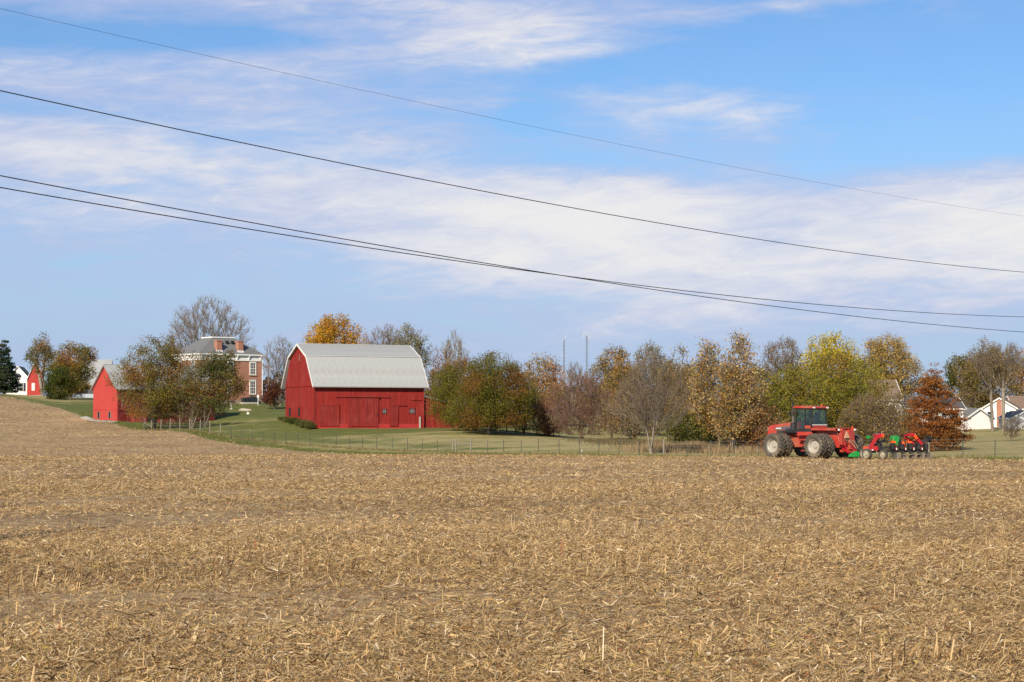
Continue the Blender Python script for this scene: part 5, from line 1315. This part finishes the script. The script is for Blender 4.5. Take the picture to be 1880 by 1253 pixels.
# cab
CX0, CX1, CY, CZ0, CZ1 = 1.38, 2.92, 0.80, 2.0, 3.46
cabf = MB()
for x in (CX0, CX1):
    for s in (-1, 1): cabf.bar((x, s * CY, CZ0), (x - (0.05 if x == CX1 else -0.03), s * (CY - 0.06), CZ1), 0.09, 0.09)
for s in (-1, 1):
    cabf.bar((2.02, s * CY, CZ0), (2.02, s * (CY - 0.06), CZ1), 0.08, 0.07)
    cabf.bar((CX0, s * CY, CZ0 + 0.03), (CX1, s * CY, CZ0 + 0.03), 0.07, 0.12); cabf.bar((CX0, s * (CY - 0.06), CZ1), (CX1, s * (CY - 0.06), CZ1), 0.08, 0.10)
for x in (CX0, CX1):
    cabf.bar((x, -CY, CZ0 + 0.03), (x, CY, CZ0 + 0.03), 0.07, 0.12); cabf.bar((x, -CY + 0.06, CZ1), (x, CY - 0.06, CZ1), 0.08, 0.10)
cab = cabf.build('cab_frame', BLK, trac)
MB().box(CX0 - 0.03, CX0 + 0.02, -CY - 0.02, CY + 0.02, 2.06, 2.32).build('cab_rear_panel', CASE_RED, cab)
MB().box(CX0 - 0.045, CX0 - 0.033, -CY, CY, 2.30, 2.38).build('cab_rear_stripe', PALE_DECAL, cab)
MB().box(CX0 + 0.05, 2.0, CY - 0.02, CY + 0.03, 2.06, 2.30).build('cab_side_panel', CASE_RED, cab)
def pane(vs, nm='window'):
    MB().add(vs, [(0, 1, 2, 3)]).build(nm, GLASS, cab)
for s in (-1, 1):
    pane([(2.05, s * (CY - 0.005), 2.08), (CX1 - 0.06, s * (CY - 0.005), 2.08), (CX1 - 0.09, s * (CY - 0.06), 3.40), (2.05, s * (CY - 0.06), 3.40)], 'door_glass')
    pane([(CX0 + 0.06, s * (CY - 0.012), 2.34), (1.98, s * (CY - 0.012), 2.34), (1.98, s * (CY - 0.06), 3.40), (CX0 + 0.08, s * (CY - 0.06), 3.40)], 'side_glass')
pane([(CX0, -CY + 0.06, 2.40), (CX0, CY - 0.06, 2.40), (CX0 + 0.03, CY - 0.10, 3.40), (CX0 + 0.03, -CY + 0.10, 3.40)], 'rear_glass')
pane([(CX1, -CY + 0.06, 2.56), (CX1, CY - 0.06, 2.56), (CX1 - 0.05, CY - 0.10, 3.40), (CX1 - 0.05, -CY + 0.10, 3.40)], 'windscreen')
MB().prism([(CX0 - 0.14, 3.52), (CX0 - 0.10, 3.66), (CX1 - 0.2, 3.70), (CX1 + 0.22, 3.62), (CX1 + 0.24, 3.54), (CX0 - 0.1, 3.50)], -CY - 0.06, CY + 0.06).build('cab_roof', CASE_RED, trac, bevel=0.03)
for s in (-1, 1): MB().box(CX0 - 0.2, CX0 - 0.145, s * 0.72 - 0.09, s * 0.72 + 0.09, 3.51, 3.61).build('work_lamp', LAMP_W, trac)
MB().tube((CX0 + 0.2, -0.5, 3.66), (CX0 + 0.2, -0.5, 3.80), 0.05, 0.04, 10).build('beacon', ORANGE, trac)
seat = MB().box(1.62, 2.1, -0.28, 0.28, 2.12, 2.50).box(1.55, 1.68, -0.27, 0.27, 2.5, 3.02).build('seat', SEAT, trac, bevel=0.05)
MB().box(1.57, 1.66, -0.14, 0.14, 3.03, 3.2).build('headrest', SEAT, seat, bevel=0.03)
sw_ = MB().lathe([(0.17, -0.012), (0.20, -0.012), (0.20, 0.012), (0.17, 0.012), (0.17, -0.012)], 18).tube((0, 0, 0), (0, -0.5, 0), 0.03).box(-0.18, 0.18, -0.01, 0.01, -0.015, 0.015).build('steering_wheel', BLK, trac)
sw_.location = (2.45, 0, 2.78); sw_.rotation_euler = (rad(90), rad(-25), 0)
MB().box(2.55, 2.85, -0.3, 0.3, 2.05, 2.62).build('dashboard', BLK, trac, bevel=0.04)
MB().box(1.6, 2.2, -0.62, -0.36, 2.1, 2.62).build('control_console', BLK, trac, bevel=0.03)
MB().box(CX0, CX1, -CY, CY, 1.94, 2.0).build('cab_floor', BLK, trac)
for s in (-1, 1):
    MB().tube((CX1, s * CY, 3.2), (CX1 + 0.15, s * 1.05, 3.2), 0.015).box(CX1 + 0.13, CX1 + 0.17, s * 1.12 - 0.09, s * 1.12 + 0.09, 2.95, 3.3).build('mirror', BLK, trac)
MB().tube((1.95, 1.08, 1.95), (1.95, 1.02, 2.7), 0.018).tube((1.25, 1.05, 2.1), (1.25, 1.05, 2.6), 0.018).build('grab_rail', BLK, trac)
MB().tube((-1.0, -0.75, 2.13), (-1.0, -0.75, 2.22), 0.06, 0.05, 10).build('amber_lamp', ORANGE, trac)

# ================================================================== FOLDED TILLAGE TOOLBAR
ic = P(1640, 843, 130.5)
imp = empty('tillage_toolbar', (ic.x, ic.y, float(H(ic.x, ic.y)) + 0.05), rad(16))
tag(imp, 'folded red, black and green tillage toolbar hitched behind the tractor', 'tillage toolbar')
# local x to the right along the main bar, y away from the camera; 1 px = 0.037 m
def lx(u): return (u - 1640) * 130.5 / F / math.cos(rad(16))
def lz(v): return (843 - v) * 130.5 / F
bar = MB().box(lx(1618), lx(1702), -0.1, 0.1, lz(831), lz(826)).box(lx(1618), lx(1702), 0.55, 0.72, lz(831), lz(826)).build('main_bar', BLK, imp)
for u_ in (1624, 1645, 1666, 1690): MB().box(lx(u_), lx(u_) + 0.14, 0.10, 0.55, lz(830.5), lz(826.5)).build('cross_member', BLK, imp)
# tongue towards the tractor hitch
hitch = Matrix.Rotation(HEAD, 4, 'Z') @ Vector((-1.88, 0, 0.45)) + trac.location
inv = (Matrix.Translation(imp.location) @ Matrix.Rotation(rad(16), 4, 'Z')).inverted()
hl = inv @ hitch
MB().bar(hl, (lx(1606), 0.1, lz(830)), 0.16, 0.14).build('tongue', GREEN, imp)
MB().bar((hl.x, hl.y, hl.z), (lx(1590), 0.2, lz(822)), 0.07, 0.07).bar((lx(1590), 0.2, lz(822)), (lx(1612), 0.2, lz(818)), 0.10, 0.10).build('tongue_brace', BLK, imp)
MB().prism([(lx(1556), lz(839)), (lx(1574), lz(839)), (lx(1577), lz(832)), (lx(1571), lz(828)), (lx(1559), lz(834))], 0.05, 0.35).build('hitch_guard', GREEN, imp, bevel=0.02)
# left wing frame: red carrier and sloping arms
MB().prism([(lx(1586), lz(828)), (lx(1608), lz(828)), (lx(1606), lz(819)), (lx(1588), lz(820))], -0.35, 0.35).build('left_carrier', IMPL_RED, imp, bevel=0.03)
MB().box(lx(1594), lx(1596.5), -0.37, -0.351, lz(827.5), lz(825)).build('decal', WHITE, imp)
def arm(pts, wdt, th, y, nm, m_=IMPL_RED):
    mb_ = MB()
    for a_, b_ in zip(pts[:-1], pts[1:]): mb_.bar((lx(a_[0]), y, lz(a_[1])), (lx(b_[0]), y, lz(b_[1])), wdt, th)
    return mb_.build(nm, m_, imp)
arm([(1593, 820), (1604, 803), (1617, 799)], 0.12, 0.22, -0.3, 'left_wing_arm')
arm([(1599, 819), (1611, 808), (1619, 801)], 0.12, 0.16, 0.3, 'left_wing_arm')
arm([(1606, 807), (1612, 804)], 0.5, 0.10, 0.0, 'left_wing_link')
arm([(1604, 799.5), (1618, 797.5)], 0.55, 0.10, 0.0, 'left_wing_top')
MB().box(lx(1613), lx(1617), -0.40, -0.37, lz(803), lz(797)).build('reflector', ORANGE, imp)
MB().box(lx(1578), lx(1584), -0.38, -0.32, lz(824.5), lz(820)).bar((lx(1583), -0.35, lz(822)), (lx(1588), -0.33, lz(823)), 0.04, 0.05).build('reflector', ORANGE, imp)
# right wing frame: arch of two red tubes
arm([(1664, 799), (1674, 798), (1692, 816)], 0.12, 0.20, -0.3, 'right_wing_arm')
arm([(1666, 803), (1684, 815)], 0.12, 0.16, 0.25, 'right_wing_arm')
arm([(1664, 799.5), (1680, 799)], 0.5, 0.10, 0.0, 'right_wing_top')
arm([(1676, 812), (1674, 826)], 0.10, 0.14, -0.2, 'right_wing_post')
MB().bar((lx(1676), -0.42, lz(800)), (lx(1681), -0.42, lz(806)), 0.03, 0.2).build('reflector', ORANGE, imp)
arm([(1690, 822), (1697, 811), (1712, 806)], 0.16, 0.14, 0.1, 'folded_marker', BLK)
arm([(1694, 824), (1703, 812), (1714, 804)], 0.05, 0.06, -0.1, 'folded_marker', BLK)
MB().tube((lx(1709), 0.0, lz(807)), (lx(1711), 0.02, lz(806)), 0.26, 0.26, 14).build('marker_disc', BLK, imp)
# green tanks / plates
MB().prism([(lx(1642), lz(800.5)), (lx(1651), lz(800.5)), (lx(1653), lz(806)), (lx(1652), lz(811)), (lx(1648), lz(818)), (lx(1646), lz(818)), (lx(1641), lz(811)), (lx(1640), lz(806))], 0.0, 0.5).build('green_hopper', GREEN, imp, bevel=0.03)
MB().prism([(lx(1592), lz(801)), (lx(1597), lz(800)), (lx(1598), lz(805)), (lx(1593), lz(807))], 0.1, 0.4).build('green_hopper', GREEN, imp, bevel=0.02)
# row units: shank with black body, red bracket and white tipped cylinder, coulters below
for k, u_ in enumerate((1634, 1652, 1668, 1684, 1699)):
    ru = MB().box(lx(u_ - 3), lx(u_ + 3), -0.55, -0.11, lz(826), lz(815)).build('row_unit', BLK, imp, bevel=0.03)
    for s in (-1, 0, 1):
        MB().bar((lx(u_ + s * 2.4), -0.35, lz(827)), (lx(u_ + s * 2.4), -0.6, lz(838)), 0.05, 0.10).build('shank', BLK, ru)
    if k < 4:
        MB().tube((lx(u_ + 6.5), -0.3, lz(827)), (lx(u_ + 6.0), -0.3, lz(818)), 0.075, 0.075, 10).build('cylinder', IMPL_RED, ru)
        MB().tube((lx(u_ + 7.6), -0.38, lz(826.5)), (lx(u_ + 7.4), -0.38, lz(822.5)), 0.035, 0.035, 8).build('cylinder_rod', WHITE, ru)
    MB().tube((lx(u_ - 1), -0.62, lz(837.5)), (lx(u_ - 0.4), -0.60, lz(837.3)), 0.19, 0.19, 18).build('coulter', STEEL, ru)
    MB().tube((lx(u_ + 3), -0.72, lz(838)), (lx(u_ + 3.6), -0.68, lz(838)), 0.17, 0.17, 18).build('coulter', STEEL, ru)
    MB().box(lx(u_ - 3.5), lx(u_ + 5), -0.66, -0.60, lz(833), lz(831.5)).build('row_bracket', BLK, ru)
for u_ in (1636, 1667):
    MB().box(lx(u_ - 4), lx(u_ + 3), -0.5, -0.2, lz(813.5), lz(810.5)).tube((lx(u_ - 1), -0.3, lz(811)), (lx(u_ - 1), -0.3, lz(807.5)), 0.04).build('orange_box', ORANGE, imp)
MB().tube((lx(1655), -0.35, lz(820)), (lx(1655), -0.35, lz(811)), 0.12, 0.10, 10).build('orange_canister', ORANGE, imp)
MB().tube((lx(1655), 0.2, lz(826)), (lx(1655), 0.2, lz(801)), 0.09, 0.09, 8).build('hydraulic_mast', BLK, imp)
rr_ = random.Random(5)
for k in range(16):
    u0 = rr_.uniform(1604, 1690); u1 = u0 + rr_.uniform(-14, 14); y0 = rr_.uniform(-0.3, 0.4)
    MB().path([Vector((lx(u0), y0, lz(825))), Vector((lx((u0 + u1) / 2), y0 - 0.1, lz(rr_.uniform(811, 818)))), Vector((lx(u1), y0, lz(824)))], 0.022, 5).build('hose', BLK, imp)
MB().bar((lx(1606), 0.0, lz(817)), (lx(1628), 0.1, lz(808)), 0.2, 0.10).bar((lx(1604), 0.1, lz(823)), (lx(1622), 0.1, lz(824)), 0.35, 0.3).bar((lx(1610), 0.1, lz(810)), (lx(1622), 0.1, lz(822)), 0.1, 0.14).build('wing_frame', BLK, imp)
MB().bar((lx(1650), -0.75, lz(835)), (lx(1682), -0.75, lz(834)), 0.1, 0.06).bar((lx(1652), -0.75, lz(834)), (lx(1660), -0.75, lz(839)), 0.08, 0.06).build('rear_spring_bar', HOSE, imp)
# gauge wheels
t2, r2 = wheel_meshes(0.37, 0.26, 0.22, 14, 0.03)
a_ = None
for (u_, v_, yv, s_) in ((1582, 843, -0.55, 1.0), (1611, 843, -0.75, 0.86), (1590, 843, 0.5, 1.0)):
    wv = empty('wheel', (lx(u_), yv, 0.37 * s_), 0, imp, rot=(0, 0, HEAD - rad(16)))
    wv.scale = (s_, s_, s_)
    if a_ is None:
        a_ = t2.build('tyre', TYRE, wv); b_ = r2.build('rim', mat('cream_wheel', (0.36, 0.32, 0.22), 0.5, 0, 0.08), wv)
    else:
        for o in (a_, b_): c_ = o.copy(); COL.objects.link(c_); c_.parent = wv
    MB().bar((lx(u_), yv + 0.2, 0.37 * s_), (lx(u_ + 8), 0.1, lz(824)), 0.08, 0.12).build('wheel_arm', BLK, imp)

# ================================================================== FENCES
post_us = [424.5, 444.7, 463.8, 485, 505, 525.8, 547.6, 569.7, 593.6, 618, 642, 666, 691.5, 721, 749, 775.8, 803.5, 895, 925, 957, 989, 1026.5, 1064, 1099.5, 1136, 1174, 1262, 1304, 1347, 1391, 1437, 1484, 1532, 1582, 1634, 1767, 1825, 1884, 1945]
wood_us = [265, 279, 296, 313, 331, 349, 368, 386, 405, 831.5, 837, 864.5, 1218, 1704]
def fence_pt(u):
    a = (u - 940) / F
    Yq = (226.8 - 1.39 * 32.7) / (1 + 1.39 * a)
    return a * Yq, Yq
fen = empty('wire_fence', (*fence_pt(900), float(H(*fence_pt(900)))))
tag(fen, 'long wire fence on thin steel and wooden posts between stubble and pasture', 'fence')
fl = fen.location
proto = MB().box(-0.028, 0.028, -0.006, 0.006, -0.4, 1.42).box(-0.006, 0.006, 0.007, 0.04, -0.4, 1.42)
for k in range(6): proto.box(-0.012, 0.012, 0.041, 0.05, 0.2 + 0.2 * k, 0.24 + 0.2 * k)
pm = None
rr_ = random.Random(8)
tops = []
def put_post(u, wood):
    global pm, wm
    x, y = fence_pt(u); z = float(H(x, y))
    if not wood:
        if pm is None: pm = proto.build('steel_post', STEEL_POST, fen); o = pm
        else: o = pm.copy(); COL.objects.link(o); o.parent = fen
        o.scale.z = rr_.uniform(0.92, 1.06)
    else:
        if wm is None:
            wm = MB().tube((0, 0, -0.5), (0, 0, 1.45), 0.08, 0.07, 9).tube((0, 0, 1.45), (0, 0, 1.48), 0.07, 0.045, 9).build('wooden_post', WOOD_POST, fen); o = wm
        else: o = wm.copy(); COL.objects.link(o); o.parent = fen
        o.scale.z = rr_.uniform(0.9, 1.1); o.scale.x = o.scale.y = 1.0 if u > 500 else 0.8
    o.location = (x - fl.x, y - fl.y, z - fl.z); o.rotation_euler = (rr_.uniform(-0.03, 0.03), rr_.uniform(-0.03, 0.03), rr_.uniform(-0.3, 0.3) + 0.6)
    tops.append((u, x, y, z))
wm = None
for u_ in post_us: put_post(u_, False)
for u_ in wood_us: put_post(u_, True)
tops.sort()
T0 = [q for q in tops]
for h_ in (0.12, 0.38, 0.64, 0.9, 1.12, 1.32):
    mb = MB()
    for a_, b_ in zip(T0[:-1], T0[1:]):
        mb.tube((a_[1] - fl.x, a_[2] - fl.y, a_[3] - fl.z + h_), (b_[1] - fl.x, b_[2] - fl.y, b_[3] - fl.z + h_), 0.0065, 0.0065, 3)
    mb.build('wire_strand', WIRE, fen)
def top_of(u, h_):
    x, y = fence_pt(u); return Vector((x - fl.x, y - fl.y, float(H(x, y)) - fl.z + h_))
MB().tube(top_of(837, 0.98), top_of(864.5, 0.98), 0.06, 0.06, 8).build('brace_rail', WOOD_POST, fen)
MB().tube(top_of(266, 1.0), top_of(279, 0.5), 0.05, 0.05, 8).build('brace_rail', WOOD_POST, fen)
# black board fence behind the crabapples
def black_fence():
    pts = [(886, 238), (902, 235.5), (930, 233.5), (948, 232), (986, 230), (1016, 228)]
    b0 = ground(*pts[0])
    r = empty('black_fence', b0); tag(r, 'low black post and mesh fence on the lawn beyond the crabapples', 'fence')
    P3 = [ground(u, Y_) - b0 for u, Y_ in pts]
    for q in P3:
        MB().box(q.x - 0.07, q.x + 0.07, q.y - 0.07, q.y + 0.07, q.z - 0.4, q.z + 1.15).build('post', BLACK_PAINT, r)
    for h_ in (0.12, 0.62, 1.05):
        for a_, b_ in zip(P3[:-1], P3[1:]):
            MB().bar((a_.x, a_.y - 0.09, a_.z + h_), (b_.x, b_.y - 0.09, b_.z + h_), 0.035, 0.07 if h_ > 0.2 else 0.12).build('rail', BLACK_PAINT, r)
black_fence()
q = ground(1066, 172); 
r = empty('marker_stake', (fence_pt(1066)[0] + 0.1, fence_pt(1066)[1] + 0.3, float(H(*fence_pt(1066)))))
MB().box(-0.04, 0.04, -0.02, 0.02, -0.2, 0.4).build('stake', CONCRETE, r); MB().box(-0.05, 0.05, -0.03, -0.021, 0.25, 0.42).build('plate', CONCRETE, r)
tag(r, 'short white marker stake at the foot of the wire fence', 'marker stake')

# ================================================================== OVERHEAD LINES
LP = Vector((-10.2, 38.0, 0)); RP = Vector((22.0, 82.0, 0))
def tpar(u):
    a = (u - 940) / F
    # LP.x + t*dx = a*(LP.y + t*dy)
    return (a * LP.y - LP.x) / ((RP.x - LP.x) - a * (RP.y - LP.y))
pole_t = (-0.20, 1.22)
def cable(name, label, obs, r):
    ts = []; zs = []
    for u, v in obs:
        t_ = tpar(u); Yq = LP.y + t_ * (RP.y - LP.y); ts.append(t_); zs.append(P(u, v, Yq).z)
    cf = np.polyfit(ts, zs, 2)
    pts = []
    for t_ in np.linspace(pole_t[0], pole_t[1], 60):
        xy = LP + (RP - LP) * t_
        pts.append((xy.x, xy.y, float(np.polyval(cf, t_))))
    pa = np.array(pts)
    V, Fc = tubes(pa[:-1], pa[1:], np.full(59, r), np.full(59, r), 6)
    o = np_mesh(name, V, Fc, CABLE, smooth=True); tag(o, label, 'cable', 'overhead lines')
    return pts[0][2], pts[-1][2]
ends = [
    cable('overhead_cable', 'topmost and thinnest overhead wire across the sky', [(0, 18), (470, 123), (940, 225), (1410, 318), (1880, 397)], 0.0035),
    cable('overhead_cable', 'second overhead wire from the top', [(0, 167), (470, 270), (940, 361), (1410, 442), (1880, 500)], 0.012),
    cable('overhead_cable', 'overhead wire third from top at left, lowest at right', [(0, 322.5), (450, 409), (940, 491), (1410, 561), (1880, 610)], 0.012),
    cable('overhead_cable', 'overhead wire lowest at left, third from top at right', [(0, 345), (450, 422), (940, 491), (1410, 552), (1880, 582)], 0.012)]
POLE = mat('pole_wood', (0.16, 0.115, 0.08), 0.9, 0, 0.3, 3)
for k, t_ in enumerate(pole_t):
    xy = LP + (RP - LP) * t_; gz = float(H(xy.x, xy.y))
    r = empty('utility_pole', (xy.x, xy.y, gz)); top = max(e[k] for e in ends) - gz
    MB().tube((0, 0, -1), (0, 0, top + 0.1), 0.16, 0.11, 10).build('pole', POLE, r)
    for e in ends[1:]:
        MB().tube((0.0, 0, e[k] - gz - 0.12), (0.0, 0, e[k] - gz + 0.02), 0.19, 0.16, 8).build('cable_clamp', GALV, r)
    tag(r, ['wooden utility pole just beyond the left edge', 'wooden utility pole just beyond the right edge'][k], 'utility pole', 'utility poles')

# ================================================================== FAR MASTS AND POLES
ANT = mat('aerial_panels', (0.42, 0.42, 0.42), 0.6)
MASTM = mat('mast_steel', (0.16, 0.175, 0.20), 0.6, 0.2)
def mast(u, vt, Y, w, label, ants):
    x = (u - 940) / F * Y; z0 = 0.0; zt = P(u, vt, Y).z
    r = empty('radio_mast', (x, Y, z0)); tag(r, label, 'radio mast')
    mb = MB(); c3 = [(w * math.cos(a), w * math.sin(a)) for a in (0.3, 0.3 + 2.094, 0.3 + 4.189)]
    for a_ in c3: mb.tube((*a_, 0), (a_[0] * 0.75, a_[1] * 0.75, zt), 0.17, 0.13, 5)
    n_ = int(zt / 3)
    for i in range(n_):
        za, zb_ = zt * i / n_, zt * (i + 1) / n_
        for j in range(3):
            a_, b_ = c3[j], c3[(j + 1) % 3]
            mb.tube((*a_, za), (*b_, zb_), 0.06, 0.06, 3)
    mb.build('lattice', MASTM, r)
    for (dx, dz, hh) in ants:
        MB().box(dx - 0.2, dx + 0.2, -0.2, 0.2, zt + dz, zt + dz + hh).build('antenna_panel', ANT, r)
        MB().tube((0, 0, zt + dz + 0.3), (dx, 0, zt + dz + 0.3), 0.14, 0.14, 4).build('antenna_arm', GALV, r)
mast(1035.5, 624, 1500, 0.55, 'thin radio mast with a small aerial, left of the two', [(-0.9, -2.0, 2.6), (1.0, 0.5, 4.0), (-1.0, -13, 2.5)])
mast(1077.5, 617, 1500, 1.0, 'thicker radio mast with white aerials at its head, right of the two', [(-2.6, -1.2, 4.0), (2.6, -1.2, 4.0), (0.4, 0.0, 3.0), (-1.2, 0.2, 3.6), (1.4, -2.6, 2.5)])
def small_pole(u, v0, Y, label, lamp):
    q = ground(u, Y); h_ = P(u, v0, Y).z - q.z
    r = empty('yard_pole', q); tag(r, label, 'pole')
    MB().tube((0, 0, -0.5), (0, 0, h_), 0.13, 0.09, 8).build('pole', POLE, r)
    MB().box(-0.7, 0.7, -0.05, 0.05, h_ - 0.5, h_ - 0.38).build('crossarm', POLE, r)
    if lamp: MB().tube((0, 0, h_ - 0.9), (0.5, -0.2, h_ - 0.8), 0.03).box(0.4, 0.8, -0.35, -0.1, h_ - 0.95, h_ - 0.8).build('yard_lamp', GALV, r)
small_pole(493, 668, 298, 'wooden yard pole with lamp between brick house and big barn', True)
small_pole(1801, 696, 292, 'wooden service pole among the trees behind the white garage', False)
